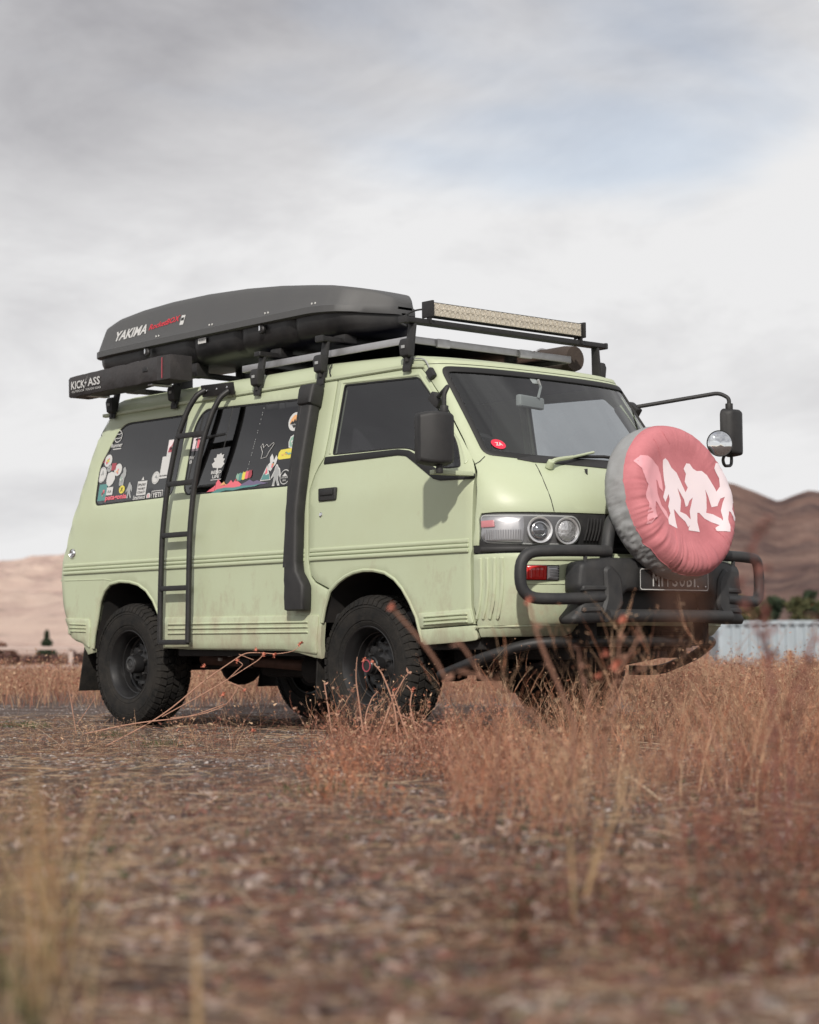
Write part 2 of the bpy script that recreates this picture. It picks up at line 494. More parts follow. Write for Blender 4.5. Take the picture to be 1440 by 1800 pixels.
def side_ch(u, z, T=UP):
    i, t = _rows(z); o = []
    for j in (i, i+1):
        Lf, X, Y, xc = T['F'][j]; Lr, Xr, Yr, xcr = T['R'][j]; w_ = BW[j]
        if u > xc:
            q = Lf[-1]-(u-xc); o.append((np.interp(q, Lf, X), -np.interp(q, Lf, Y)))
        elif u < xcr:
            q = Lr[-1]-(xcr-u); o.append((np.interp(q, Lr, Xr), -np.interp(q, Lr, Yr)))
        else: o.append((u, -w_))
    a, b = o; return np.array([a[0]*(1-t)+b[0]*t, a[1]*(1-t)+b[1]*t, z])
def front_ch(s, z, T=UP, k='F'):
    i, t = _rows(z); o = []; q = abs(s)
    for j in (i, i+1):
        Ln, X, Y, xc = T[k][j]
        if q <= Ln[-1]: o.append((np.interp(q, Ln, X), np.interp(q, Ln, Y)))
        else: o.append((xc-(q-Ln[-1])*(1 if k == 'F' else -1), BW[j]))
    a, b = o; sg = -1 if s < 0 else 1
    return np.array([a[0]*(1-t)+b[0]*t, sg*(a[1]*(1-t)+b[1]*t), z])
def bump_ch(s, z): return front_ch(s, z, BM)
def rear_ch(s, z): return front_ch(s, z, UP, 'R')
def left_ch(u, z):
    p = side_ch(u, z); return np.array([p[0], -p[1], p[2]])
def row(T, k, z):
    i, t = _rows(z); return T[k][i if t < .5 else i+1]
def s_at_x(T, z, x):
    Ln, X, Y, xc = row(T, 'F', z)
    if x <= xc: return Ln[-1]+(xc-x)
    return float(np.interp(-x, -X, Ln))
def on_side(sgn):
    return side_ch if sgn < 0 else left_ch
def placer(ch, u, v, off=.003, sx=1):
    """text/sticker placer: local x along u, local y up the surface, centred on (u, v)"""
    def f(x, y, e=0):
        P, n = cnormal(ch, u+x*sx, v+y)
        if np.dot(n, P-CEN) < 0: n = -n
        return P+n*(off+e)
    return f

# ================================================================ the van
van = empty('camper_van', (-1.1, 0, 0))
tag(van, 'sage green high-roof four-wheel-drive camper van with stickered rear windows and black bull bar', 'van')

UR = lambda z: float(np.interp(z, ZT, UP['xr']))+.15-.16      # where the side shell ends round the rear corner
def rearedge(zs): return [(UR(z), z) for z in zs]
SIDE_POLY = ([(-.352, 1.925), (-.358, 1.60), (-.368, 1.491), (-.405, 1.445), (-.430, 1.40), (-.457, 1.32), (-.447, 1.15), (-.440, .94), (-.423, .85), (-.385, .815), (-.262, .768),
              (-.305, .68), (-.328, .60), (-.340, .50), (-.350, .405), (-.41, .412), (-.535, .437), (-.66, .45), (-1.545, .459), (-1.80, .468),
              (-1.815, .56), (-1.851, .664), (-1.911, .749), (-1.985, .812), (-2.07, .850), (-2.16, .868), (-2.27, .875), (-2.376, .862), (-2.44, .825), (-2.49, .761), (-2.521, .65), (-2.555, .55), (-2.585, .44), (-2.64, .43), (-2.68, .497), (-2.80, .525)]
             + rearedge([.545, .62, .7, .8, .9, 1.0, 1.1, 1.25, 1.4, 1.55, 1.7, 1.8, 1.88, 1.925]))
W1 = rnd([(-2.44, 1.862), (-1.730, 1.858), (-1.742, 1.45), (-1.775, 1.362), (-2.60, 1.352), (-2.615, 1.60)], [.10, .03, .05, .05, .05, .06])
W2 = rnd([(-1.575, 1.874), (-.630, 1.847), (-.630, 1.365), (-.66, 1.352), (-1.62, 1.360), (-1.66, 1.40), (-1.655, 1.78)], [.08, .03, .03, .03, .04, .04, .06])
DWIN = rnd([(-.290, 1.888), (.318, 1.868), (.45, 1.748), (.672, 1.50), (.735, 1.36), (.600, 1.358), (.400, 1.455), (.330, 1.484), (.24, 1.492), (-.300, 1.498)],
           [.02, .03, .05, .05, .02, .06, .05, .05, .04, .02])
DOOR = ([(-.345, 1.925), (.293, 1.925), (.322, 1.916), (.405, 1.845), (.490, 1.76), (.60, 1.63), (.70, 1.505), (.798, 1.38), (.826, 1.335), (.836, 1.29),
         (.842, 1.20), (.846, .945), (.838, .925), (.833, .90), (.834, .667), (.856, .577),
         (.451, .558), (.430, .62), (.378, .70), (.325, .765), (.265, .815), (.19, .850), (.10, .866), (.018, .869), (-.06, .860), (-.125, .842), (-.19, .813), (-.25, .776),
         (-.375, .822), (-.414, .856), (-.430, .94), (-.438, 1.15), (-.447, 1.32), (-.421, 1.40), (-.397, 1.440), (-.360, 1.488), (-.350, 1.60)])
SILL = rnd([(.451, .553), (.858, .571), (.872, .50), (.80, .492), (.475, .475)], [.005, .01, .02, .02, .02])

def grow(poly, d):
    return [tuple(p) for p in inset_poly(resample(poly, .05), -d)]
def shrink(poly, d):
    return [tuple(p) for p in inset_poly(resample(poly, .05), d)]

WIN = {}
for sg in (-1, 1):
    ch = on_side(sg)
    panel('side_panel', SIDE_POLY, ch, PAINT, van, holes=[W1, W2], th=.03)
    for nm, poly, g in (('rear_window', W1, GRE), ('middle_window', W2, GRE)):
        wp = panel(nm, poly, ch, g, van, th=0, off=-.007, edge=0, step=.06)
        WIN[(sg, nm)] = wp
        panel('window_seal', shrink(poly, .001), ch, SEAL, wp, holes=[shrink(poly, .011)], th=.008, off=-.004, edge=.001, ins=.003, step=.05)
    dr = panel('front_door', DOOR, ch, PAINT, van, holes=[DWIN], th=.03)
    dw = panel('door_window', DWIN, ch, GDR, dr, th=0, off=-.008, edge=0, step=.06)
    WIN[(sg, 'door_window')] = dw
    panel('door_window_seal', shrink(DWIN, .001), ch, SEAL, dr, holes=[shrink(DWIN, .009)], th=.01, off=-.002, edge=.001, ins=.002, step=.05)
    # raised lip of the door frame round the window
    panel('door_frame_lip', rnd([(-.318, 1.905), (.322, 1.888), (.345, 1.866), (.475, 1.742), (.70, 1.49), (.765, 1.39), (.752, 1.375), (.68, 1.50), (.452, 1.752), (.32, 1.872), (-.297, 1.892), (-.307, 1.505), (-.326, 1.505)], .006),
          ch, PAINT, dr, th=.006, off=.004, edge=.002, ins=.003, step=.05)
    # black waist moulding that dips forward
    panel('waist_moulding', rnd([(-.352, 1.492), (.245, 1.488), (.335, 1.475), (.41, 1.44), (.605, 1.342), (.66, 1.326), (.834, 1.322), (.836, 1.294), (.60, 1.300), (.55, 1.312), (.395, 1.402), (.315, 1.447), (.25, 1.456), (-.356, 1.452)], .01),
          ch, SEAL, dr, th=.01, off=.006, edge=.002, ins=.004, step=.05)
    P, n = cnormal(ch, -.283, 1.284)
    nn = Vector(n) if np.dot(n, P-CEN) > 0 else -Vector(n)
    h = MB(); h.box(Vector(P)+nn*.004, (.145, .022, .07)); ho = h.build('door_handle', BLK, dr, bevel=.009, seg=3)
    h = MB(); h.box(Vector(P)+nn*.017+Vector((.004, 0, .008)), (.105, .012, .03)); h.build('handle_grip', BLK, dr, bevel=.005)
    h = MB(); P2, _n = cnormal(ch, -.338, 1.178); h.lathe([(.0001, .006), (.009, .006), (.013, .003), (.014, -.004)], P2, nn, 20); h.build('door_lock', CHR, dr)
    panel('door_sill', SILL, ch, PAINT, van, th=.03)
    # body side moulding in three strips, dark joint below
    def strips(u0, u1, par, zz0, zz1, tilt=0):
        for k, (a, b, o_) in enumerate(((.978, .999, .006), (.957, .973, .009), (.932, .952, .012))):
            f = lambda u, z, ch=ch: ch(u, z)
            panel('side_moulding', rnd([(u0, a), (u1, a), (u1, b), (u0, b)], .004), f, PAINT, par, th=.014, off=o_, edge=.003, ins=.004, step=.08)
    strips(-2.90, -.470, van, 0, 0)
    strips(-.422, .826, dr, 0, 0)
    # ribbed lower cladding
    CL1 = rnd([(-1.788, .648), (-.345, .640), (-.355, .56), (-.375, .432), (-.535, .448), (-.66, .458), (-1.545, .466), (-1.788, .476)], .012)
    panel('lower_cladding', CL1, ch, PAINT, van, th=.012, off=.009, edge=.004, ins=.008)
    for z in (.606, .580, .552):
        panel('cladding_rib', rnd([(-1.74, z+.008), (-.43, z+.003), (-.43, z-.008), (-1.74, z-.005)], .004), ch, PAINT, van, th=.008, off=.017, edge=.004, ins=.004, step=.09)
    CL2 = rnd([(.452, .636), (.832, .652), (.852, .582), (.47, .563)], .01)
    panel('lower_cladding', CL2, ch, PAINT, dr, th=.012, off=.009, edge=.004, ins=.008)
    for z in (.622, .603, .584):
        panel('cladding_rib', rnd([(.50, z), (.815, z+.012), (.82, z+.002), (.505, z-.010)], .003), ch, PAINT, dr, th=.008, off=.017, edge=.004, ins=.003, step=.09)
    CL3 = rnd([(-2.93, .664), (-2.600, .650), (-2.585, .60), (-2.60, .47), (-2.68, .51), (-2.80, .535), (-2.88, .56)], .012)
    panel('lower_cladding', CL3, ch, PAINT, van, th=.012, off=.010, edge=.004, ins=.008)
    for z in (.622, .600, .578):
        panel('cladding_rib', rnd([(-2.90, z+.006), (-2.625, z-.002), (-2.625, z-.010), (-2.89, z-.002)], .003), ch, PAINT, van, th=.008, off=.018, edge=.004, ins=.003, step=.09)
    # crease above the rear arch that runs round to the bumper
    panel('side_crease', rnd([(-2.95, .902), (-2.44, .895), (-2.36, .885), (-2.36, .880), (-2.44, .888), (-2.95, .893)], .002), ch, PAINT, van, th=.006, off=.003, edge=.002, ins=.002, step=.08)
    # seam of the raised roof cap at the rear corner
    panel('corner_seam', rnd([(UR(1.80)+.01, 1.80), (-2.66, 1.812), (-2.60, 1.925), (-2.605, 1.925), (-2.665, 1.808), (UR(1.80)+.01, 1.796)], .001), ch, SEAL, van, th=.002, off=.001, edge=0, step=.05)
    # wheel arch lips
    for xc, pts in ((0, [(-.328, .60), (-.305, .68), (-.262, .768), (-.19, .813), (-.125, .842), (-.06, .860), (.018, .869), (.10, .866), (.19, .850), (.265, .815), (.325, .765), (.378, .70), (.430, .62), (.451, .558), (.475, .49)]),
                    (-2.235, [(-2.575, .47), (-2.555, .55), (-2.521, .65), (-2.49, .761), (-2.44, .825), (-2.376, .862), (-2.27, .875), (-2.16, .868), (-2.07, .850), (-1.985, .812), (-1.911, .749), (-1.851, .664), (-1.815, .56), (-1.80, .468)])):
        g = MB(); g.tube([ch(u, z)+np.array([0, -sg*.006, 0]) for u, z in pts], .011, 8); g.build('arch_lip', PAINT, van)
        # dark inner arch
        g = MB(); V = []
        for (u, z) in pts:
            p = ch(u, z); V.append([(p[0], p[1]-sg*.01, p[2]), (p[0], sg*.40, p[2])])
        k = len(V); vs = [q for a in V for q in a]
        fs = [(2*i, 2*i+1, 2*i+3, 2*i+2) for i in range(k-1)]
        g.add(vs, fs); g.build('wheel_arch_liner', DARK, van)

# fuel badge on the rear corner
P, n = cnormal(side_ch, -2.80, 1.063); nn = Vector(-n if np.dot(n, P-CEN) < 0 else n)
g = MB(); g.lathe([(.0001, .012), (.012, .014), (.015, .008), (.024, .007), (.027, .011), (.031, .006), (.032, -.002)], P, nn, 28); g.build('corner_badge', CHR, van)

# sliding window bars seen through the middle glass
g = MB()
for a, b, r_ in (((-1.297, 1.862), (-1.345, 1.36), .012), ((-1.612, 1.69), (-1.33, 1.70), .014), ((-1.60, 1.40), (-1.34, 1.405), .013), ((-1.58, 1.84), (-1.63, 1.42), .014)):
    g.tube([side_ch(*a)+np.array([0, .016, 0]), side_ch(*b)+np.array([0, .016, 0])], r_, 6)
g.build('sliding_frame', SEAL, WIN[(-1, 'middle_window')])

# ---------------------------------------------------------------- stickers on the windows
def stk_poly(parent, u, z, pts, w_, h_, m, off=.002, name='sticker', ch=side_ch, skew=0, label=None):
    """pts in the unit square -.5..+.5"""
    f = placer(ch, u, z, -.007+off)
    q = [(x*w_+y*h_*skew, y*h_) for x, y in pts]
    V = [f(x, y) for x, y in q]
    from mathutils.geometry import tessellate_polygon
    T = tessellate_polygon([[Vector((x, y, 0)) for x, y in q]])
    g = MB(); g.add(V, [tuple(t) for t in T])
    o = g.build(name, m, parent, smooth=False)
    if label: o['label'] = label
    return o
def ell(n=24, a=1, b=1, cx=0, cy=0): return [(cx+.5*a*math.cos(2*math.pi*i/n), cy+.5*b*math.sin(2*math.pi*i/n)) for i in range(n)]
RECT = [(-.5, -.5), (.5, -.5), (.5, .5), (-.5, .5)]
def stk_text(parent, u, z, s, w_, h_, m, off=.0035, ch=side_ch, shear=0, bold=.01, name='sticker_lettering'):
    return text_obj(name, s, m, parent, placer(ch, u, z, -.007+off), size=h_, width=w_, shear=shear, extrude=0, bold=bold)
def ringpoly(parent, u, z, w_, h_, m, t=.12, off=.0035, n=28):
    f = placer(side_ch, u, z, -.007+off); V = []; F = []
    for i in range(n):
        c, s = math.cos(2*math.pi*i/n)*.5, math.sin(2*math.pi*i/n)*.5
        V += [f(c*w_, s*h_), f(c*(w_-t*h_*2*.5), s*(h_-t*h_))]
    for i in range(n):
        j = (i+1) % n; F.append((2*i, 2*j, 2*j+1, 2*i+1))
    g = MB(); g.add(V, F); return g.build('sticker_ring', m, parent, smooth=False)
def blobs(parent, u, z, w_, h_, ms, n, seed, off=.004):
    """small irregular printed patches inside a sticker"""
    q = random.Random(seed)
    for k in range(n):
        a = q.uniform(0, 6.28); r_ = q.uniform(0, .3)
        cx, cy = math.cos(a)*r_*w_, math.sin(a)*r_*h_
        s_ = q.uniform(.07, .16)
        pts = [(math.cos(t)*s_*q.uniform(.6, 1.3)*w_, math.sin(t)*s_*q.uniform(.6, 1.3)*h_) for t in np.linspace(0, 6.28, 8)[:-1]]
        stk_poly(parent, u+cx, z+cy, pts, 1, 1, ms[k % len(ms)], off=off, name='sticker_print')

wr = WIN[(-1, 'rear_window')]; wm = WIN[(-1, 'middle_window')]
# rear window, from the top left
for a in (1, -1): stk_poly(wr, -2.53, 1.818, [(-.5, -.42*a), (-.42, -.5*a), (.5, .42*a), (.42, .5*a)], .060, .062, WHT, name='sticker')
ringpoly(wr, -2.461, 1.783, .085, .078, WHT, .14)
for dz in (.013, -.013):
    stk_poly(wr, -2.461, 1.783+dz, [(-.47, -.22), (-.15, .0), (.15, -.12), (.47, .22), (.47, .5), (.15, .16), (-.15, .28), (-.47, .06)], .078, .016, WHT, off=.0035)
stk_text(wr, -2.462, 1.728, 'Runner', .125, .026, WHT, bold=.02)
stk_poly(wr, -2.455, 1.704, RECT, .09, .006, WHT)
stk_poly(wr, -2.567, 1.706, [(-.4, -.5), (.3, -.42), (.5, 0), (.35, .3), (.1, .5), (-.2, .36), (-.45, .05)], .06, .078, GRY); blobs(wr, -2.567, 1.706, .05, .06, [TEA, WHT], 4, 3)
stk_poly(wr, -2.591, 1.645, RECT, .05, .04, MAR)
stk_poly(wr, -2.529, 1.635, ell(), .085, .078, WHT); blobs(wr, -2.529, 1.630, .075, .06, [PNK, YEL, ORG, WHT], 6, 5)
stk_poly(wr, -2.454, 1.592, RECT, .050, .045, MAR)
stk_poly(wr, -2.400, 1.569, ell(), .084, .077, WHT); blobs(wr, -2.400, 1.56, .06, .05, [PNK, ORG], 4, 6)
stk_poly(wr, -2.502, 1.585, ell(), .050, .046, GRY); blobs(wr, -2.502, 1.585, .05, .045, [BLKP, WHT], 4, 8)
stk_poly(wr, -2.572, 1.549, ell(), .098, .098, WHT); ringpoly(wr, -2.572, 1.549, .084, .086, GRY, .03, off=.004); blobs(wr, -2.572, 1.549, .07, .07, [GRY], 3, 9)
stk_poly(wr, -2.465, 1.514, [(-.5, .2), (-.42, .42), (0, .5), (.42, .38), (.5, 0), (.3, -.32), (-.1, -.5), (-.42, -.3), (-.5, -.1)], .094, .095, WHT)
stk_poly(wr, -2.338, 1.524, [(-.3, -.5), (.3, -.5), (.35, -.1), (.5, .05), (.42, .3), (.2, .5), (-.05, .42), (.02, .2), (-.2, .1), (-.35, -.1)], .077, .116, GRY); blobs(wr, -2.338, 1.50, .06, .08, [WHT, GRN], 5, 12)
stk_poly(wr, -2.535, 1.435, RECT, .088, .104, TEA); blobs(wr, -2.532, 1.430, .07, .09, [PNK, GRY, MAR], 6, 14)
stk_poly(wr, -2.456, 1.439, RECT, .070, .050, WHT); stk_text(wr, -2.456, 1.437, 'A.A', .04, .016, BLKP)
stk_text(wr, -2.373, 1.393, 'patagonia', .235, .040, PNK, bold=.035)
stk_poly(wr, -2.321, 1.441, ell(), .062, .050, YEL); stk_text(wr, -2.321, 1.441, 'X', .03, .026, BLKP)
def ape(parent, u, z, w_, h_, m, off=.002):
    return stk_poly(parent, u, z, APE, w_, h_, m, off=off)
APE = [(-.12, .5), (.02, .5), (.1, .42), (.16, .36), (.32, .30), (.42, .12), (.5, -.06), (.44, -.14), (.34, -.02), (.24, .08), (.24, -.10), (.3, -.26), (.46, -.42), (.5, -.5), (.30, -.5), (.18, -.38), (.04, -.2),
       (-.02, -.34), (-.02, -.5), (-.28, -.5), (-.22, -.3), (-.2, -.08), (-.26, .0), (-.36, -.1), (-.48, -.16), (-.46, -.04), (-.34, .12), (-.24, .24), (-.22, .36)]
ape(wr, -2.24, 1.431, .072, .098, GRY)
stk_poly(wr, -2.103, 1.436, RECT, .100, .086, WHT)
for dz, s, hh in ((.020, 'PNW', .018), (-.004, 'THE BEST', .013), (-.026, 'COAST', .014)): stk_text(wr, -2.103, 1.436+dz, s, .08, hh, BLKP, off=.004)
stk_poly(wr, -2.104, 1.495, [(-.5, -.4), (.5, -.4), (.2, .1), (0, .5), (-.2, .1)], .03, .026, WHT)
stk_text(wr, -2.115, 1.380, 'Smartwool', .128, .026, WHT, bold=.02)
stk_poly(wr, -2.018, 1.382, ell(), .043, .038, WHT); stk_text(wr, -2.018, 1.382, 'O', .02, .02, PNK, off=.004)
stk_poly(wr, -1.929, 1.384, rnd(RECT, .06, 3), .118, .054, WHT); stk_poly(wr, -1.929, 1.384, RECT, .108, .045, BLKP, off=.003); stk_text(wr, -1.929, 1.384, 'YETI', .092, .030, WHT, off=.004, bold=.03)
stk_poly(wr, -1.969, 1.49, ell(), .080, .077, WHT); ringpoly(wr, -1.969, 1.49, .066, .062, GRY, .05, off=.004); blobs(wr, -1.969, 1.487, .05, .05, [GRY], 4, 21)
stk_poly(wr, -1.888, 1.548, RECT, .088, .134, WHT, skew=.0); stk_text(wr, -1.890, 1.497, 'MULTNOMAH', .075, .010, BLKP, off=.004)
stk_poly(wr, -1.843, 1.665, RECT, .102, .099, WHT); stk_poly(wr, -1.843, 1.672, RECT, .088, .076, COVW, off=.003)
stk_poly(wr, -1.843, 1.672, [(-.5, -.5), (.5, -.5), (.45, -.2), (.2, .1), (.05, .45), (-.1, .1), (-.4, -.1)], .080, .070, MAR, off=.004, name='sticker_print')
blobs(wr, -1.843, 1.662, .07, .05, [BLKP, GRY], 5, 33, off=.005)
# middle window
stk_poly(wm, -1.593, 1.664, RECT, .088, .080, COVW); stk_poly(wm, -1.580, 1.668, RECT, .02, .055, PNK, off=.004, name='sticker_print')
stk_text(wm, -1.622, 1.585, 'PNW', .045, .020, WHT); stk_text(wm, -1.625, 1.560, 'B', .025, .020, WHT)
stk_poly(wm, -1.347, 1.530, [(-.06, -.5), (.06, -.5), (.05, -.2), (.3, -.22), (.5, -.02), (.38, .06), (.48, .2), (.3, .24), (.36, .42), (.18, .40), (.12, .5), (-.05, .44), (-.2, .46), (-.22, .3), (-.42, .28), (-.3, .12), (-.5, .02), (-.36, -.16), (-.05, -.2)], .125, .125, WHT)
stk_text(wm, -1.350, 1.468, 'BEND\nLIFE', .10, .045, WHT, bold=.03)
stk_poly(wm, -1.347, 1.437, RECT, .10, .004, WHT)
for k, m_ in enumerate((GRN, TEA, YEL, PNK, MAR)):
    stk_poly(wm, -1.135+k*.029, 1.436+.003*k, [(-.5, -.4), (-.1, -.5), (.3, -.42), (.5, -.1), (.35, .3), (.45, .5), (.1, .35), (-.2, .48), (-.45, .2)], .036, .05, m_, off=.002+.0004*k)
mt = [(-.5, -.40), (-.42, -.15), (-.36, .02), (-.31, .5), (-.26, .22), (-.20, .02), (-.14, .1), (-.10, .34), (-.06, .14), (-.02, .42), (.02, .18), (.08, -.04), (.10, -.2), (-.1, -.3), (-.3, -.42)]
stk_poly(wm, -1.136, 1.396, mt, .60, .085, PNK)
stk_poly(wm, -1.136, 1.396, [(.04, -.3), (.08, -.04), (.14, .1), (.20, .26), (.26, .06), (.32, .14), (.40, -.04), (.5, -.16), (.36, -.22), (.2, -.26)], .60, .075, PUR, off=.003)
stk_poly(wm, -1.136, 1.380, [(-.40, -.36), (-.30, -.02), (-.18, .06), (-.04, -.02), (.1, .06), (.26, .0), (.40, .1), (.30, -.12), (.12, -.16), (-.04, -.30), (-.16, -.22), (-.30, -.42)], .60, .06, TEA, off=.004)
stk_poly(wm, -1.26, 1.405, [(-.5, -.3), (-.2, .2), (.0, .5), (.15, .1), (.5, -.4), (.1, -.1)], .08, .03, ORG, off=.004, name='sticker_print')
o_ = [(-.5, .34), (-.38, .5), (-.28, .22), (-.06, .42), (.12, .24), (.44, .5), (.5, .38), (.2, -.1), (.06, -.44), (-.34, -.5), (-.30, -.1)]
g = MB(); f = placer(side_ch, -.898, 1.572, -.004); g.tube([f(x*.12, y*.085) for x, y in o_], .0018, 5, close=True); g.build('sticker', WHT, wm)
stk_poly(wm, -.825, 1.50, [(-.4, -.4), (-.1, -.5), (.1, -.3), (.4, -.1), (.5, .2), (.3, .4), (.1, .1), (0, .3), (-.2, .5), (-.4, .3), (-.3, .0), (-.5, -.1)], .079, .10, WHT); blobs(wm, -.822, 1.485, .06, .06, [PNK, BLKP, ORG], 4, 41)
stk_poly(wm, -.871, 1.444, [(-.5, -.5), (.5, -.5), (0, .5)], .098, .088, WHT); stk_poly(wm, -.871, 1.425, [(-.46, -.5), (.46, -.5), (.3, .3), (.0, .1), (-.15, .5), (-.3, .2)], .088, .040, TEA, off=.003, name='sticker_print')
stk_poly(wm, -.870, 1.455, [(-.4, -.5), (.3, -.3), (0, .5)], .034, .040, PNK, off=.0035, name='sticker_print')
ape(wm, -.778, 1.424, .088, .122, WHT); ape(wm, -.778, 1.424, .070, .104, GRY, off=.003)
stk_poly(wm, -.695, 1.409, ell(), .088, .084, WHT); stk_poly(wm, -.695, 1.409, ell(), .078, .074, BLKP, off=.003); stk_poly(wm, -.695, 1.42, [(-.5, -.3), (.5, -.3), (.2, .1), (0, .5), (-.2, .1)], .05, .024, WHT, off=.004, name='sticker_print')
stk_text(wm, -.695, 1.405, 'OUTSIDE', .062, .010, WHT, off=.004); stk_text(wm, -.695, 1.389, 'GEAR', .03, .010, WHT, off=.004)
stk_poly(wm, -.714, 1.54, [(-.5, -.3), (-.4, -.5), (.3, -.48), (.38, -.3), (.5, -.1), (.46, .2), (.34, .5), (-.36, .45), (-.46, .2)], .146, .058, YEL); blobs(wm, -.714, 1.54, .12, .045, [GRN, ORG, GRN, YEL], 6, 51)
stk_poly(wm, -.666, 1.606, [(-.4, -.4), (0, -.5), (.42, -.3), (.5, .1), (.42, .46), (.1, .4), (0, .5), (-.36, .36), (-.5, 0)], .086, .080, WHT); stk_poly(wm, -.666, 1.606, [(-.4, -.4), (0, -.5), (.42, -.3), (.5, .1), (.3, .46), (0, .5), (-.36, .36), (-.5, 0)], .07, .062, GRN, off=.003, name='sticker_print'); blobs(wm, -.666, 1.606, .06, .06, [WHT, TEA], 5, 61, off=.005)
stk_poly(wm, -.680, 1.719, ell(28), .116, .106, WHT); stk_poly(wm, -.680, 1.733, [(-.5, -.5), (.5, -.5), (.42, 0), (.2, .4), (0, .5), (-.2, .4), (-.42, 0)], .088, .050, ORG, off=.003, name='sticker_print')
stk_poly(wm, -.680, 1.722, [(-.5, -.5), (-.3, .1), (-.15, -.2), (0, .5), (.15, -.1), (.3, .2), (.5, -.5)], .075, .028, BLKP, off=.0045, name='sticker_print'); stk_poly(wm, -.680, 1.690, [(-.5, .5), (.5, .5), (0, -.5)], .040, .018, BLKP, off=.004, name='sticker_print')
stk_text(wm, -.68, 1.706, 'CASCADE', .07, .009, BLKP, off=.004)
# faint dotted defroster line down the glass
g = MB()
for i in range(34):
    t = i/33; u = -.985-.075*t; z = 1.85-.42*t
    if random.random() < .25: continue
    f = placer(side_ch, u, z, -.005); g.add([f(-.0022, -.004), f(.0022, -.004), f(.0022, .003), f(-.0022, .003)], [(0, 1, 2, 3)])
g.build('glass_scratch', GRY, wm, smooth=False)

# ---------------------------------------------------------------- front: fascia, windscreen, lamps
def smirror(pts): return pts+[(-a, b) for a, b in reversed(pts)]
sx = lambda z, x=.852: s_at_x(UP, z, x)
left_edge = [(-.822, 1.925), (-.818, 1.916), (-.796, 1.845), (-.784, 1.76), (-.788, 1.63), (-.800, 1.505), (-.826, 1.385), (-.862, 1.335), (-.893, 1.295), (-.944, 1.20), (-.975, 1.10), (-.994, 1.0), (-.996, .962)]
notch = [(-.960, .962), (-.955, 1.09), (-.935, 1.120), (-.86, 1.124), (0, 1.124)]
FAS = smirror([(0, 1.925)]+left_edge+notch)
WSH = rnd([(-.700, 1.905), (.700, 1.905), (.722, 1.62), (.745, 1.425), (.52, 1.400), (0, 1.385), (-.52, 1.400), (-.745, 1.425), (-.722, 1.62)], [.05, .05, .3, .04, .2, .2, .2, .04, .3])
fas = panel('front_fascia', FAS, front_ch, PAINT, van, holes=[WSH], th=.02, step=.04)
ws = panel('windshield', WSH, front_ch, GWS, van, th=0, off=-.004, edge=0, step=.06)
panel('windshield_seal', shrink(WSH, -.004), front_ch, SEAL, ws, holes=[shrink(WSH, .026)], th=.01, off=.004, edge=.002, ins=.004, step=.05)
# hood ledge / cowl under the glass
panel('cowl', rnd([(-.50, 1.418), (.50, 1.418), (.60, 1.398), (.52, 1.382), (0, 1.368), (-.52, 1.382), (-.60, 1.398)], .008), front_ch, BLK, van, th=.01, off=.006, edge=.002, ins=.004, step=.05)
# seam from the windscreen corner to the door
for s_ in (-1, 1):
    g = MB(); g.tube([front_ch(s_*q, z)+np.array([.0015, 0, 0]) for q, z in ((.752, 1.412), (.772, 1.400), (.80, 1.385), (.835, 1.372))], .0028, 5); g.build('panel_seam', SEAL, fas)
    g = MB(); g.tube([front_ch(s_*q, z)+np.array([.001, 0, 0]) for q, z in ((.52, 1.375), (.545, 1.33), (.56, 1.26), (.565, 1.19), (.56, 1.128))], .0022, 5); g.build('panel_seam', SEAL, fas)

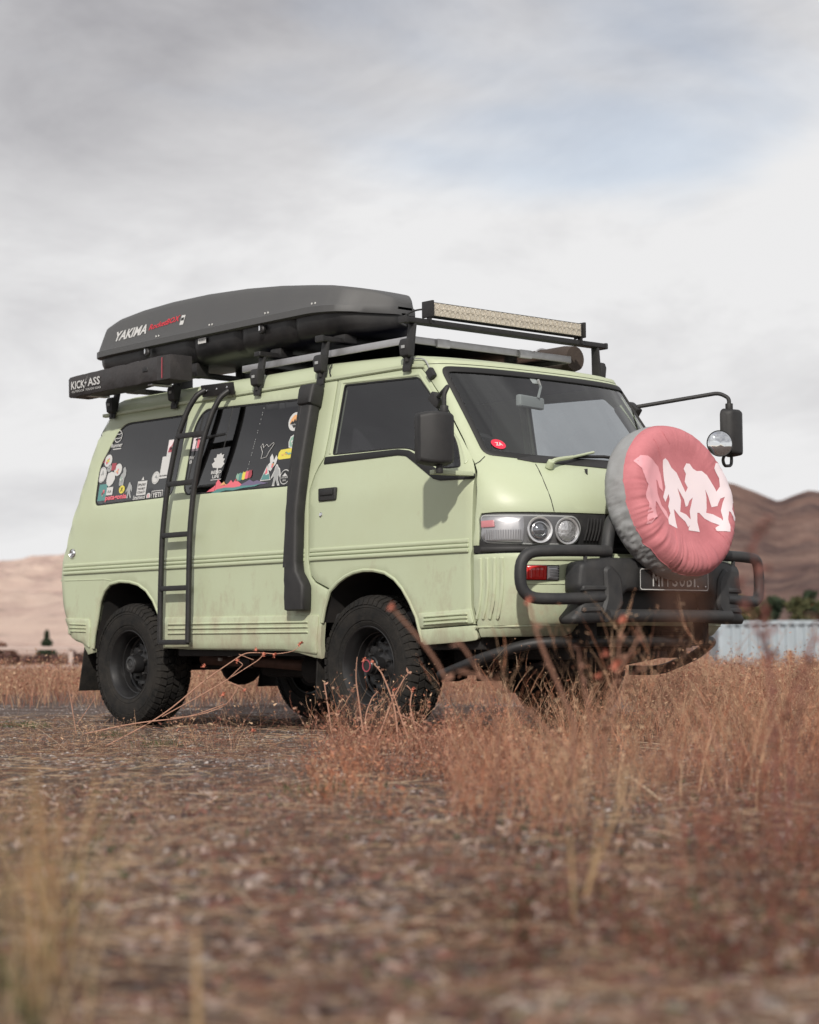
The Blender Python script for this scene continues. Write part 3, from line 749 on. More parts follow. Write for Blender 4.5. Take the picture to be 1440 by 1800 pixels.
# dark band with the lamps and grille
band = panel('grille_band', smirror([(0, 1.121), (-.86, 1.121), (-.933, 1.117), (-.952, 1.09), (-.956, .992), (-.996, .990), (-.996, .925), (0, .925)]), front_ch, BLK, van, th=.02, off=-.006, step=.05)
panel('grille_trim', rnd([(-.945, .953), (.945, .953), (.945, .929), (-.945, .929)], .006), front_ch, BLK, van, th=.014, off=.010, edge=.003, ins=.004, step=.06)
for s_ in (-1, 1):
    # the recess and frame of each lamp unit
    HL = rnd([(s_*.945, 1.112), (s_*.440, 1.108), (s_*.412, 1.06), (s_*.430, .985), (s_*.465, .961), (s_*.71, .962), (s_*.92, .972), (s_*.948, 1.0)], [.03, .03, .03, .03, .02, .02, .02, .03])
    hl = panel('headlight', HL, front_ch, GRY, van, th=.012, off=.0, edge=.003, ins=.004, holes=[shrink(HL, .010)], step=.04)
    panel('lamp_housing', shrink(HL, .008), front_ch, mat('lamp_housing', (.16, .16, .165), .35, metal=.5) if s_ < 0 else MATS['lamp_housing'], hl, th=0, off=.000, edge=0, step=.05)
    panel('lamp_cover', shrink(HL, .006), front_ch, GLN, hl, th=0, off=.030, edge=0, step=.05)
    # corner lamp: ribbed clear lens with the side marker
    CLN = rnd([(s_*.935, 1.100), (s_*.725, 1.100), (s_*.735, .972), (s_*.91, .982), (s_*.937, 1.0)], [.03, .01, .01, .02, .02])
    panel('corner_lens', CLN, front_ch, MATS.get('corner_lens') or mat('corner_lens', (.42, .42, .44), .22, metal=.7, noise_amt=.4, noise_scale=9, col2=(.62, .6, .6)), hl, th=.008, off=.012, edge=.003, ins=.004, step=.04)
    for k in range(15):
        q = .745+k*.0125
        g = MB(); g.tube([front_ch(s_*q, z)+np.array([.012, s_*.009, 0]) for z in (.985, 1.01, 1.035)], .0035, 5); g.build('lens_rib', MATS['corner_lens'], hl)
    panel('side_marker', rnd([(s_*.932, 1.078), (s_*.868, 1.080), (s_*.868, 1.048), (s_*.934, 1.046)], .004), front_ch, MATS.get('marker_pink') or mat('marker_pink', (.60, .22, .24), .25), hl, th=.004, off=.021, edge=.001, ins=.002, step=.03)
    for q, z, r_, rim in ((.655, 1.033, .066, 1), (.512, 1.030, .068, 0)):
        P, n = cnormal(front_ch, s_*q, z); n = Vector(n); P = Vector(P)
        g = MB(); g.lathe([(.022, -.012), (.040, -.004), (.056, .006), (r_, .020), (r_-.002, .024), (r_-.010, .0225), (r_-.012, .018)], P, n, 32)
        if rim: g.build('projector_bowl', REFL, hl)
        else: g.build('high_beam_bowl', REFL, hl)
        g = MB()
        if rim:
            g.lathe([(.036, .0), (.036, .012), (.030, .018), (.018, .024), (.0001, .026)], P, n, 28); g.build('projector_lens', MATS.get('lens_dark') or mat('lens_dark', (.25, .26, .28), .05, metal=.8), hl)
            g = MB(); g.lathe([(.042, .006), (.042, .016), (.037, .018), (.036, .010)], P, n, 28); g.build('projector_ring', CHR, hl)
        else:
            g.lathe([(.055, .010), (.050, .020), (.030, .026), (.0001, .028)], P, n, 28); g.build('high_beam_glass', MATS.get('lens_bright') or mat('lens_bright', (.75, .75, .76), .25, metal=.8, bump=.5, bump_scale=60), hl)
    # slanted fins beside the lamp, long slats towards the middle
    for k in range(5):
        q = .395-.020*k
        a = [front_ch(s_*(q-.028), 1.095), front_ch(s_*(q-.010), 1.04), front_ch(s_*(q+.008), .985)]
        g = MB(); g.tube([p+np.array([.008, 0, 0]) for p in a], .0055, 6); g.build('grille_fin', BMET, band)
for k, z in enumerate((.985, 1.02, 1.055, 1.09)):
    g = MB(); g.box((1.205, 0, z), (.02, .52, .012)); g.build('grille_slat', BMET, band, bevel=.003)

# lower bumper
bump_sx = lambda z: s_at_x(BM, z, .850)
BP = smirror([(0, .918)]+[(-s_at_x(BM, z, .852), z) for z in (.918, .85, .75, .667)]+[(-s_at_x(BM, .577, .876), .577), (-s_at_x(BM, .51, .888), .512), (-.775, .510), (-.50, .512), (-.455, .535), (-.43, .556), (0, .562)])
bmp = panel('front_bumper', BP, bump_ch, PAINT, van, th=.03, edge=.006, ins=.012)
for s_ in (-1, 1):
    for k in range(4):
        q0 = .905+.042*k
        panel('bumper_rib', rnd([(s_*(q0+.012+.010*k*.3), .900), (s_*(q0+.034+.010*k*.3), .900), (s_*(q0+.018), .60), (s_*(q0-.002), .595)], .006), bump_ch, PAINT, bmp, th=.010, off=.008, edge=.005, ins=.006, step=.06)
    panel('bumper_ledge', rnd([(s_*.80, .905), (0, .905), (0, .882), (s_*.80, .882)], .004), bump_ch, PAINT, bmp, th=.01, off=.010, edge=.004, ins=.005, step=.07)
    panel('bumper_ledge', rnd([(s_*.80, .772), (0, .772), (0, .765), (s_*.80, .765)], .002), bump_ch, PAINT, bmp, th=.01, off=.005, edge=.003, ins=.002, step=.07)
    panel('bumper_ledge', rnd([(s_*1.02, .565), (s_*.46, .575), (s_*.46, .567), (s_*1.02, .557)], .002), bump_ch, PAINT, bmp, th=.01, off=.005, edge=.003, ins=.002, step=.07)
    fg = panel('fog_lamp', rnd([(s_*.808, .860), (s_*.640, .858), (s_*.640, .782), (s_*.806, .785)], .006), bump_ch, SEAL, bmp, th=.02, off=.006, edge=.002, ins=.003, step=.04)
    panel('red_lens', rnd([(s_*.800, .855), (s_*.706, .855), (s_*.706, .787), (s_*.800, .789)], .004), bump_ch, REDL, fg, th=.006, off=.015, edge=.002, ins=.003, step=.03)
    panel('clear_lens', rnd([(s_*.702, .852), (s_*.648, .852), (s_*.648, .788), (s_*.702, .788)], .004), bump_ch, MATS['corner_lens'], fg, th=.006, off=.013, edge=.002, ins=.003, step=.03)
    for k in range(5):
        g = MB(); z = .797+k*.0125; g.tube([bump_ch(s_*q, z)+np.array([.016, 0, 0]) for q in (.652, .675, .698)], .0028, 5); g.build('lens_rib', GRY, fg)
    for k in range(4):
        g = MB(); q = .725+k*.02; g.tube([bump_ch(s_*q, z)+np.array([.0165, s_*.004, 0]) for z in (.795, .848)], .003, 5); g.build('lens_rib', REDL, fg)

# rear face
Lr = row(UP, 'R', 1.2)[0][-1]
er = [(-(row(UP, 'R', z)[0][-1]-.165), z) for z in (1.925, 1.7, 1.4, 1.1, .9, .7, .545)]
RP = smirror([(0, 1.925)]+er+[(0, .545)])
RWIN = rnd([(-.58, 1.84), (.58, 1.84), (.63, 1.36), (-.63, 1.36)], .06)
rr_ = panel('rear_door', RP, rear_ch, PAINT, van, holes=[RWIN], th=.02, step=.06)
panel('rear_door_window', RWIN, rear_ch, GRE, rr_, th=0, off=-.004, edge=0, step=.08)
for s_ in (-1, 1):
    panel('tail_lamp', rnd([(s_*.66, 1.30), (s_*.58, 1.30), (s_*.58, 1.02), (s_*.66, 1.02)], .01), rear_ch, REDL, van, th=.02, off=.012, edge=.004, ins=.006)
g = MB(); g.box((-3.09, 0, .62), (.10, 1.35, .14)); g.build('rear_bumper', PAINT, van, bevel=.03, seg=3)

# ---------------------------------------------------------------- roof
Zr = 1.93
LnF, XF_, YF_, xcF = row(UP, 'F', Zr); LnR, XR_, YR_, xcR = row(UP, 'R', Zr)
idx = np.linspace(0, 160, 25).astype(int)
half = [(XF_[i], YF_[i]) for i in idx]+[(x, .7+0*x) for x in np.linspace(xcF, xcR, 26)[1:-1]]+[(XR_[i], YR_[i]) for i in idx[::-1]]
half = [(x, min(y, float(BW[167]))) for x, y in half]
base = half+[(x, -y) for x, y in half[::-1][1:-1]]
rings = []
for d, h in ((0, -.003), (.001, .004), (.004, .018), (.010, .035), (.020, .055), (.036, .075), (.062, .093), (.11, .108), (.20, .118), (.35, .126), (.69, .131)):
    rg = []
    for x, y in base:
        hs = .62+.38*min(1, max(0, (.42-x)/.9))**.8
        fx = min(1, max(0, (x-.2)/.3)); k = 1+2.4*fx
        nx = x-math.copysign(d*k*abs(x+1.2)/1.7, x+1.2) if abs(x+1.2) > .0 else x
        sc_ = 1-d/.702
        rg.append((nx, y*sc_, Zr+h*(hs if h > .02 else 1)))
    rings.append(rg)
g = MB(); g.loft(rings, cap=False); roof = g.build('roof', PAINT, van, ang=50, doubles=.0004)
g = MB()
for s_ in (-1, 1):
    g = MB()
    us = list(np.linspace(.36, -2.66, 30)); rg = []
    for u in us:
        rg.append([(u, s_*(.698+a), 1.929+b+(.0 if u < .2 else -.012*((u-.2)/.16)**2)) for a, b in ((-.012, -.010), (.014, -.010), (.019, -.004), (.019, .010), (.013, .011), (.011, .002), (-.012, .002))])
    g.loft(rg); g.build('rain_gutter', PAINT, van)
    # edge of the raised roof half way along
    g = MB(); g.tube([(-.40, s_*.712, 1.945), (-.415, s_*.708, 1.965), (-.43, s_*.695, 1.99), (-.44, s_*.67, 2.015)], .004, 5); g.build('roof_seam', SEAL, van)

# ---------------------------------------------------------------- wipers and small front pieces
def onf(s, z, o=0, ch=front_ch):
    P, n = cnormal(ch, s, z)
    if np.dot(n, P-CEN) < 0: n = -n
    return Vector(P+n*o)
wp = MB(); wp.tube([onf(-.470, 1.352, .006), onf(-.470, 1.352, .045)], [.022, .017], 14); 
w1 = wp.build('wiper', PAINT, van, bevel=.003)
wp = MB(); wp.tube(arcpts([onf(-.470, 1.352, .034), onf(-.42, 1.366, .040), onf(-.30, 1.390, .034), onf(-.10, 1.437, .030)], .03), [.013, .0125, .012, .011, .0105, .010, .010, .010, .009, .009, .009, .008, .007, .007][:14], 8)
wp.build('wiper_arm', PAINT, w1)
wp = MB(); wp.tube([onf(-.25, 1.416, .014), onf(-.02, 1.428, .016), onf(.28, 1.418, .014)], .009, 6); wp.build('wiper_blade', BLK, w1)
wp = MB(); wp.tube([onf(.10, 1.350, .006), onf(.10, 1.350, .04)], [.02, .016], 12); w2 = wp.build('wiper', BLK, van, bevel=.003)
wp = MB(); wp.tube([onf(.10, 1.352, .034), onf(.3, 1.385, .03), onf(.45, 1.43, .025)], [.011, .009, .007], 8); wp.build('wiper_arm', BLK, w2)
for s_, z in ((-.255, 1.338),):
    g = MB(); P = onf(s_, z, .003); g.add([P+Vector((.0, -.014, .016)), P+Vector((.0, .012, .018)), P+Vector((.008, .004, -.036)), P+Vector((.012, -.001, .0))], [(0, 1, 3), (1, 2, 3), (2, 0, 3)]); g.build('washer_nozzle', BLK, van)
# oval decal inside the windscreen corner and inspection tag at the top
f = placer(front_ch, -.640, 1.480, .0)
g = MB(); g.add([f(.036*math.cos(t), .026*math.sin(t)) for t in np.linspace(0, 2*math.pi, 29)[:-1]], [tuple(range(28))]); o = g.build('red_oval_decal', MATS.get('decal_red') or mat('decal_red', (.72, .03, .07), .4), ws, smooth=False)
text_obj('decal_lettering', 'ZA', WHT, ws, placer(front_ch, -.638, 1.480, .0012), size=.018, width=.036, extrude=0, bold=.03)
f = placer(front_ch, -.134, 1.868, -.006)
g = MB(); g.add([f(x, y) for x, y in ((-.022, -.016), (.022, -.016), (.022, .016), (-.022, .016))], [(0, 1, 2, 3)]); g.build('inspection_tag', WHT, ws, smooth=False)
# GPS/aerial puck on the pillar with its wire
P = onf(-.765, 1.865, .012)
g = MB(); g.box(P, (.045, .03, .055), Matrix.Rotation(R(-35), 3, 'Y')); pk = g.build('aerial_puck', BLK, van, bevel=.008)
g = MB(); g.tube(arcpts([P+Vector((-.01, 0, .03)), P+Vector((-.07, .02, .09)), P+Vector((-.16, .03, .10)), P+Vector((-.24, .02, .10))], .05), .0035, 6); g.build('aerial_wire', GRY, pk)

# ---------------------------------------------------------------- cabin inside
def quad_box(name, c, d, m, bev=.02, rot=None):
    g = MB(); g.box(c, d, rot); return g.build(name, m, van, bevel=bev)
quad_box('cabin_floor', (-1.0, 0, .62), (3.7, 1.5, .06), INT)
quad_box('dashboard', (.80, 0, 1.20), (.34, 1.30, .34), INT, .06)
quad_box('dashboard', (.62, -.38, 1.36), (.20, .42, .10), INT, .04)
quad_box('curtain', (-.62, 0, 1.28), (.04, 1.42, 1.26), INT)
for sg in (-1, 1):
    y = sg*.37
    quad_box('seat', (-.18, y, .98), (.52, .50, .16), SEATM, .06)
    g = MB(); g.box((-.42, y, 1.26), (.14, .48, .58), Matrix.Rotation(R(-12), 3, 'Y')); g.build('seat_back', SEATM, van, bevel=.06)
    g = MB(); g.box((-.48, y, 1.62), (.10, .26, .16), Matrix.Rotation(R(-8), 3, 'Y')); g.build('headrest', SEATM, van, bevel=.04)
g = MB(); th = np.linspace(0, 2*math.pi, 29)[:-1]; g.tube([(.36+.12*math.sin(t)*.6, -.38+.19*math.cos(t), 1.40+.17*math.sin(t)) for t in th], .015, 8, close=True)
sw = g.build('steering_wheel', BLK, van)
g = MB(); g.tube([(.36, -.56, 1.40), (.37, -.38, 1.38), (.36, -.20, 1.40)], .014, 6); g.tube([(.37, -.38, 1.38), (.60, -.38, 1.24)], .03, 8); g.build('steering_column', BLK, sw)
g = MB(); g.box((.60, -.18, 1.745), (.035, .235, .065), Matrix.Rotation(R(12), 3, 'Z')); rv = g.build('rear_view_mirror', GRY, van, bevel=.015, seg=3)
g = MB(); g.tube([(.61, -.13, 1.77), (.60, -.10, 1.83), (.60, -.12, 1.87)], .008, 6); g.build('mirror_stem', GRY, rv)
# grab handle on the far pillar
g = MB(); g.tube(arcpts([(.45, .66, 1.78), (.49, .63, 1.76), (.70, .66, 1.48), (.72, .69, 1.45)], .02), .018, 8); g.build('grab_handle', INT, van)
# sun-blocking headliner under the roof
g = MB(); g.add([(.40, -.66, 1.915), (.40, .66, 1.915), (-2.6, .66, 1.915), (-2.6, -.66, 1.915)], [(0, 1, 2, 3)]); g.build('headliner', INT, van, smooth=False)
for k in range(3):
    pass
g = MB()
for sg in (-1, 1):
    V = []
    for i, x in enumerate(np.linspace(-.70, -2.65, 60)):
        y = sg*(.72+.018*math.sin(i*1.3)); y2 = sg*(.62+.018*math.sin(i*1.3+.4)); V += [(x, y, 1.30), (x, y2, 1.90)]
    g.add(V, [(2*i, 2*i+2, 2*i+3, 2*i+1) for i in range(59)])
g.build('window_curtain', MATS.get('curtain_cloth') or mat('curtain_cloth', (.035, .034, .038), .85, noise_amt=.5, noise_scale=5, col2=(.06, .055, .06)), van)

# ---------------------------------------------------------------- wheels
def tyre_rim(xc, sg, front=False, label=None):
    C0 = Vector((xc, sg*.695, .370)); ax = (0, sg, 0)
    root = MB()
    # rim barrel and lip
    root.lathe([(.196, -.10), (.206, -.104), (.206, -.098), (.176, -.06), (.168, -.01), (.171, .03), (.176, .032), (.177, .050), (.186, .075), (.196, .094), (.200, .102), (.206, .106), (.209, .104), (.207, .097)], C0, ax, 56)
    root.lathe([(.172, -.006), (.156, -.016)], C0, ax, 56)
    wm_ = root.build('wheel', RIM, van, ang=28)
    if label: wm_['label'] = label
    def disc(a, b):
        r_ = math.hypot(a, b); h = np.interp(r_, [0, .05, .062, .10, .125, .158, .17], [.020, .020, .014, -.004, .006, -.012, -.016])
        return np.array([C0.x+a, C0.y+sg*h, C0.z+b])
    circ = lambda r_, n, cx=0, cy=0: [(cx+r_*math.cos(2*math.pi*i/n), cy+r_*math.sin(2*math.pi*i/n)) for i in range(n)]
    holes = [circ(.0165, 14, .134*math.cos(a), .134*math.sin(a)) for a in np.linspace(0, 2*math.pi, 13)[:-1]]
    panel('wheel_disc', circ(.160, 48), disc, RIM, wm_, holes=holes, step=.022, th=.012, edge=.002, ins=.003)
    g = MB(); g.lathe([(.0001, -.08), (.16, -.08), (.165, -.02)], C0, ax, 24); g.build('brake_drum', DARK, wm_)
    if front:
        g = MB(); g.lathe([(.048, .03), (.048, .075), (.042, .080), (.042, .105), (.036, .112), (.0001, .112)], C0, ax, 28); g.build('locking_hub', RIM, wm_)
        g = MB(); g.lathe([(.033, .1125), (.033, .1165), (.027, .1165), (.027, .1125)], C0, ax, 28); g.build('hub_ring', MAR, wm_)
    else:
        g = MB(); g.lathe([(.056, .03), (.054, .085), (.050, .092), (.040, .093)], C0, ax, 32); g.build('hub_cap', RIM, wm_)
        g = MB(); g.lathe([(.042, .092), (.034, .096), (.030, .090), (.018, .090), (.012, .094), (.0001, .094)], C0, ax, 28); g.build('hub_badge', BULL, wm_)
    g = MB()
    for k in range(6):
        a = k*math.pi/3+.3; p = C0+Vector((.082*math.cos(a), 0, .082*math.sin(a)))
        g = MB(); g.lathe([(.0105, .02), (.0105, .042), (.008, .046), (.0001, .047)], p, ax, 6); g.build('lug_nut', CHR if False else BMET, wm_)
    # tyre carcass
    g = MB()
    prof = [(.200, -.094), (.210, -.104), (.232, -.112), (.236, -.110), (.240, -.115), (.275, -.120), (.300, -.119), (.303, -.116), (.306, -.119), (.330, -.114), (.346, -.105), (.354, -.092), (.358, -.06), (.359, 0),
            (.358, .06), (.354, .092), (.346, .105), (.330, .114), (.306, .119), (.303, .116), (.300, .119), (.275, .120), (.240, .115), (.236, .110), (.232, .112), (.210, .104), (.200, .094)]
    g.lathe(prof, C0, ax, 96)
    ty = g.build('tyre', RUB, wm_, ang=40)
    # raised ring of tyre sidewall texture bars
    g = MB(); q = random.Random(int(xc*10)+sg)
    def blk(a0, a1, b0, b1, r0, r1, sk=0.0, j=.1):
        """a block on the tread: angles a0..a1, lateral b0..b1, skewed"""
        P = []
        da = (a1-a0)*j; db = (b1-b0)*j
        cor = [(a0, b0), (a1, b0), (a1, b1), (a0, b1)]
        cor = [(a+q.uniform(-da, da)+sk*(b-(b0+b1)/2), b+q.uniform(-db, db)) for a, b in cor]
        am = sum(c[0] for c in cor)/4; bm_ = sum(c[1] for c in cor)/4
        for rad, k_ in ((r0, 1), (r1, .90)):
            for a, b in cor:
                a = am+(a-am)*k_; b = bm_+(b-bm_)*k_
                rr = rad-max(0, abs(b)-.085)*.55-max(0, abs(b)-.06)*.08
                P.append(C0+Vector((rr*math.cos(a), sg*b, rr*math.sin(a))))
        g.add(P, [(0, 1, 5, 4), (1, 2, 6, 5), (2, 3, 7, 6), (3, 0, 4, 7), (4, 5, 6, 7)])
    n = 54
    for k in range(n):
        a = 2*math.pi*k/n; s = 2*math.pi/n
        blk(a+.06*s, a+.86*s, .070, .112, .345, .371, .35)
        blk(a+.06*s, a+.86*s, -.112, -.070, .345, .371, .35)
        blk(a+.30*s, a+1.12*s, .026, .064, .350, .371, -1.1, .13)
        blk(a+.30*s, a+1.12*s, -.064, -.026, .350, .371, -1.1, .13)
        blk(a+.02*s, a+.80*s, -.020, .020, .350, .371, 1.3, .13)
        if True:   # shoulder lugs that run down the sidewall
            for b_ in (1, -1):
                P = []
                for rad, hh in ((.352, .104), (.322, .1175)):
                    for t, e in ((.1, 0), (.8, 0), (.1, 1), (.8, 1)):
                        aa = a+t*s*1.1; P.append(C0+Vector(((rad)*math.cos(aa), sg*b_*(hh+(.0045 if e else -.002)), (rad)*math.sin(aa))))
                g.add(P, [(2, 3, 7, 6), (0, 2, 6, 4), (3, 1, 5, 7), (4, 6, 7, 5), (0, 1, 3, 2)])
    tr = g.build('tread', RUB, ty.parent, smooth=False); tr['kind'] = 'stuff'
    return wm_
for sg in (-1, 1):
    tyre_rim(0, sg, True); tyre_rim(-2.235, sg, False)

# mud flaps
for sg in (-1, 1):
    for x, w_, z0, z1, lean in ((-2.70, .235, .205, .50, -.07), (-.415, .21, .19, .47, -.02)):
        g = MB(); y = sg*.70
        g.add([(x+.012*e, y+s*w_/2, z) if z == z1 else (x+lean+.012*e, y+s*w_/2, z) for e in (0, 1) for s in (-1, 1) for z in (z0, z1)], [(0, 1, 3, 2), (4, 6, 7, 5), (0, 4, 5, 1), (2, 3, 7, 6), (0, 2, 6, 4), (1, 5, 7, 3)])
        g.build('mud_flap', RUB, van, bevel=.004)

# ---------------------------------------------------------------- underside
def ub(name, c, d, m=DARK, bev=.01, rot=None):
    g = MB(); g.box(c, d, rot); return g.build(name, m, van, bevel=bev)
for sg in (-1, 1):
    ub('frame_rail', (-.85, sg*.42, .47), (3.9, .08, .14))
    g = MB(); g.tube([(-1.3, sg*.46, .40), (-1.7, sg*.46, .37), (-2.235, sg*.46, .36), (-2.8, sg*.46, .45)], .028, 6); g.build('leaf_spring', DARK, van)
    g = MB(); g.tube([(0, sg*.40, .38), (.12, sg*.42, .75)], .03, 8); g.build('shock_absorber', DARK, van)
    g = MB(); g.tube([(0, sg*.16, .42), (0, sg*.58, .37)], .028, 8); g.build('drive_shaft', DARK, van)
    g = MB(); g.tube([(.55, sg*.38, .40), (.05, sg*.60, .28)], .026, 6); g.build('lower_arm', DARK, van)
    # rocker under the sills
    ub('rocker', (-1.05, sg*.74, .47), (1.36, .10, .10))
    ub('inner_sill', (.65, sg*.74, .50), (.42, .10, .10))
g = MB(); g.tube([(-2.235, -.6, .37), (-2.235, .6, .37)], .042, 10); g.lathe([(.0001, -.12), (.08, -.11), (.13, -.05), (.14, 0), (.13, .05), (.08, .11), (.0001, .12)], (-2.235, .05, .37), (1, 0, 0), 18); g.build('rear_axle', DARK, van)
ub('fuel_tank', (-1.22, .02, .40), (.78, .62, .22), bev=.05)
ub('transfer_case', (-.55, .0, .38), (.60, .36, .22), bev=.05)
ub('gearbox', (-.05, 0, .45), (.8, .42, .28), bev=.05)
ub('bash_plate', (.72, -.02, .36), (.80, .62, .03), bev=.008, rot=Matrix.Rotation(R(-9), 3, 'Y'))
ub('radiator_frame', (.95, 0, .53), (.10, 1.0, .22), bev=.02)
ub('cross_member', (.40, 0, .42), (.14, 1.0, .12), bev=.02)
ub('cross_member', (-1.75, 0, .44), (.12, .9, .10), bev=.02)
ub('floor_pan', (-.95, 0, .58), (3.8, 1.46, .04))
g = MB(); g.tube([(-.35, -.30, .36), (-.9, -.42, .36), (-1.25, -.50, .385), (-1.85, -.52, .40)], .034, 12); g.build('exhaust_pipe', RUST, van)
g = MB(); g.tube([(-1.36, -.505, .392), (-1.46, -.51, .392)], .045, 12); g.build('exhaust_clamp', BMET, van)
g = MB(); g.tube([(-.45, -.33, .34), (-.95, -.42, .345)], .085, 14); g.build('silencer', DARK, van, bevel=.01)
for p in ((-1.58, -.60, .43), (-1.45, -.62, .425), (-1.60, -.58, .40)):
    g = MB(); g.box(p, (.02, .02, .02)); g.build('clip', WHT, van, bevel=.003)

# ---------------------------------------------------------------- bull bar
YB = -.03
def bull_ch(a, b):
    x = 1.425-.22*max(0, abs(a)-.28)**1.3; return np.array([x, YB+a, b])
BO = rnd([(-.46, .892), (.46, .892), (.60, .868), (.615, .75), (.585, .715), (.60, .655), (.655, .60), (.64, .572), (.42, .580), (.36, .640), (.335, .735), (-.335, .735), (-.36, .640), (-.42, .580), (-.64, .572), (-.655, .60), (-.60, .655), (-.585, .715), (-.615, .75), (-.60, .868)],
         [.05, .05, .03, .02, .03, .02, .015, .015, .03, .03, .05, .05, .03, .03, .015, .015, .02, .03, .02, .03])
bb = panel('bull_bar', BO, bull_ch, BULL, van, step=.035, th=.10, edge=.014, ins=.02, ang=60)
for s_ in (-1, 1):
    # raised ribs on the moulded uprights
    for z, w0 in ((.742, .16), (.700, .15), (.640, .20)):
        panel('bull_bar_rib', rnd([(s_*.590, z+.014), (s_*(.590-w0), z+.014), (s_*(.590-w0), z-.010), (s_*.600, z-.012)], .008), bull_ch, BULL, bb, th=.012, off=.010, edge=.006, ins=.007, step=.04)
    panel('bull_bar_boss', rnd([(s_*.43, .86), (s_*.36, .80), (s_*.35, .66), (s_*.42, .60), (s_*.49, .62), (s_*.46, .70), (s_*.47, .84)], .03), bull_ch, BULL, bb, th=.02, off=.016, edge=.012, ins=.014, step=.035)
    L_ = arcpts([(1.375, YB+s_*.40, .925), (1.345, YB+s_*.70, .922), (1.262, YB+s_*.895, .915), (1.262, YB+s_*.895, .695), (1.345, YB+s_*.70, .690), (1.385, YB+s_*.46, .700)], .10, 7)
    g = MB(); g.tube(L_, .0285, 14); g.build('side_hoop', BULL, bb, ang=60)
    g = MB(); g.tube([(1.365, YB+s_*.555, .925), (1.362, YB+s_*.555, .70)], .010, 8); g.build('hoop_strut', BULL, bb)
    g = MB(); g.tube(arcpts([(1.35, YB+s_*.40, .86), (1.365, YB+s_*.395, .98), (1.33, YB+s_*.33, 1.10), (1.32, YB, 1.13)], .08), .031, 12); g.build('bull_bar_hoop', BULL, bb, ang=60)
    # skid hoop under the nose
    g = MB(); g.tube(arcpts([(1.20, YB, .488), (1.20, YB+s_*.56, .488), (1.10, YB+s_*.69, .478), (.90, YB+s_*.80, .412), (.62, YB+s_*.82, .325), (.50, YB+s_*.70, .33)], .09, 6), .027, 12); g.build('skid_tube', BMET, bb, ang=60)
    g = MB(); g.box((1.22, YB+s_*.42, .535), (.14, .05, .12)); g.build('mount_bracket', DARK, bb, bevel=.01)
g = MB(); g.tube([(1.41, YB-.46, .612), (1.42, YB, .612), (1.41, YB+.46, .612)], .032, 14); g.build('lower_cross_tube', BULL, bb, ang=60)
g = MB(); g.box((1.28, YB, .69), (.04, .70, .12)); g.build('black_backing', SEAL, bb, bevel=.01)  # solid black box behind the opening below the plate
g = MB(); g.box((1.355, -.035, 1.06), (.05, .22, .34)); g.build('spare_wheel_carrier', BMET, bb, bevel=.01)
# number plate
PX = 1.442
g = MB(); g.box((PX, YB, 0.790), (.008, .520, .112)); pl = g.build('number_plate', PLT, van, bevel=.003)
V = []
for (w_, h_, r_) in ((.512, .104, .016), (.504, .096, .013)):
    V.append([(PX+.0052, YB+a, 0.790+b) for a, b in rnd([(-w_/2, -h_/2), (w_/2, -h_/2), (w_/2, h_/2), (-w_/2, h_/2)], r_, 4)])
k = len(V[0]); g = MB(); g.add(V[0]+V[1], [(i, (i+1) % k, k+(i+1) % k, k+i) for i in range(k)]); g.build('plate_border', PLW, pl, smooth=False)
xs = -.165
for ch_, w_ in (('M', .050), ('I', .012), ('T', .042), ('S', .040), ('U', .040), ('B', .040), ('I', .012)):
    xs += w_/2
    text_obj('plate_character', ch_, PLW, pl, lambda x, y, e, xs=xs: Vector((PX+.0055+e, YB+xs+x, 0.790+y)), size=.068, width=w_, bold=.01)
    xs += w_/2+.014
for dy in (.10, -.10):
    g = MB(); g.lathe([(.004, .0), (.004, .006), (.0001, .0075)], (PX+.004, YB+.20+dy*.3, .758), (1, 0, 0), 10); g.build('plate_screw', CHR, pl)

# ---------------------------------------------------------------- spare wheel in its cover
th13 = R(13)
cn = np.array([math.cos(th13), 0, math.sin(th13)]); cv_ = np.array([-math.sin(th13), 0, math.cos(th13)]); cc_ = np.array([1.45, -.035, 1.175])
cover = empty('spare_wheel_cover', (1.45, -.035, .79))
tag(cover, 'pink and grey fabric spare wheel cover printed with walking ape silhouettes, on the bull bar', 'wheel cover')
RC = .388
def wr_(A, lo):     # gathered folds: fine creases, stronger towards the bottom and the left
    k = .30+1.0*max(0, -math.sin(A)*.6+.7*max(0, -math.cos(A)))
    c, s = math.cos(A), math.sin(A)
    f1 = noise.noise(Vector((c*6, s*6, lo*3)))*.35
    f2 = 1-2.6*abs(noise.noise(Vector((c*13, s*13, lo*3.2+5))))
    f3 = 1-2.6*abs(noise.noise(Vector((c*24, s*24, lo*5+9))))
    return (f1+f2*.30+f3*.16-.1)*k
def cov_h(r_):
    return float(np.interp(r_, [0, .10, .20, .25, .29, .33, .355, .372, .383, .388], [.076, .076, .078, .086, .098, .098, .088, .072, .052, .030]))
def cov_ch(a, b):
    r_ = math.hypot(a, b); A = math.atan2(b, a)
    h = cov_h(r_)
    if r_ > .2: h += .022*wr_(A, 0)*min(1, (r_-.2)/.14)**1.5+(.010*wr_(A*1.0, 3.3) if r_ > .3 else 0)*min(1, (r_-.3)/.04)*max(0, min(1, (.386-r_)/.02))
    h += .004*noise.noise(Vector((a*6, b*6, 2)))
    return cc_+np.array([0, 1, 0])*a+cv_*b+cn*h
def polar(fr, n=300):
    V = []
    for ring in fr:
        for k in range(n):
            V.append(ring(2*math.pi*k/n))
    F = []
    for i in range(len(fr)-1):
        for k in range(n):
            l = (k+1) % n; F.append((i*n+k, i*n+l, (i+1)*n+l, (i+1)*n+k))
    return V, F
fr = [(lambda A, r_=r_: cov_ch(r_*math.cos(A), r_*math.sin(A))) for r_ in [.002, .06, .12, .18, .22, .25, .28, .30, .32, .34, .355, .367, .377, .384, .388]]
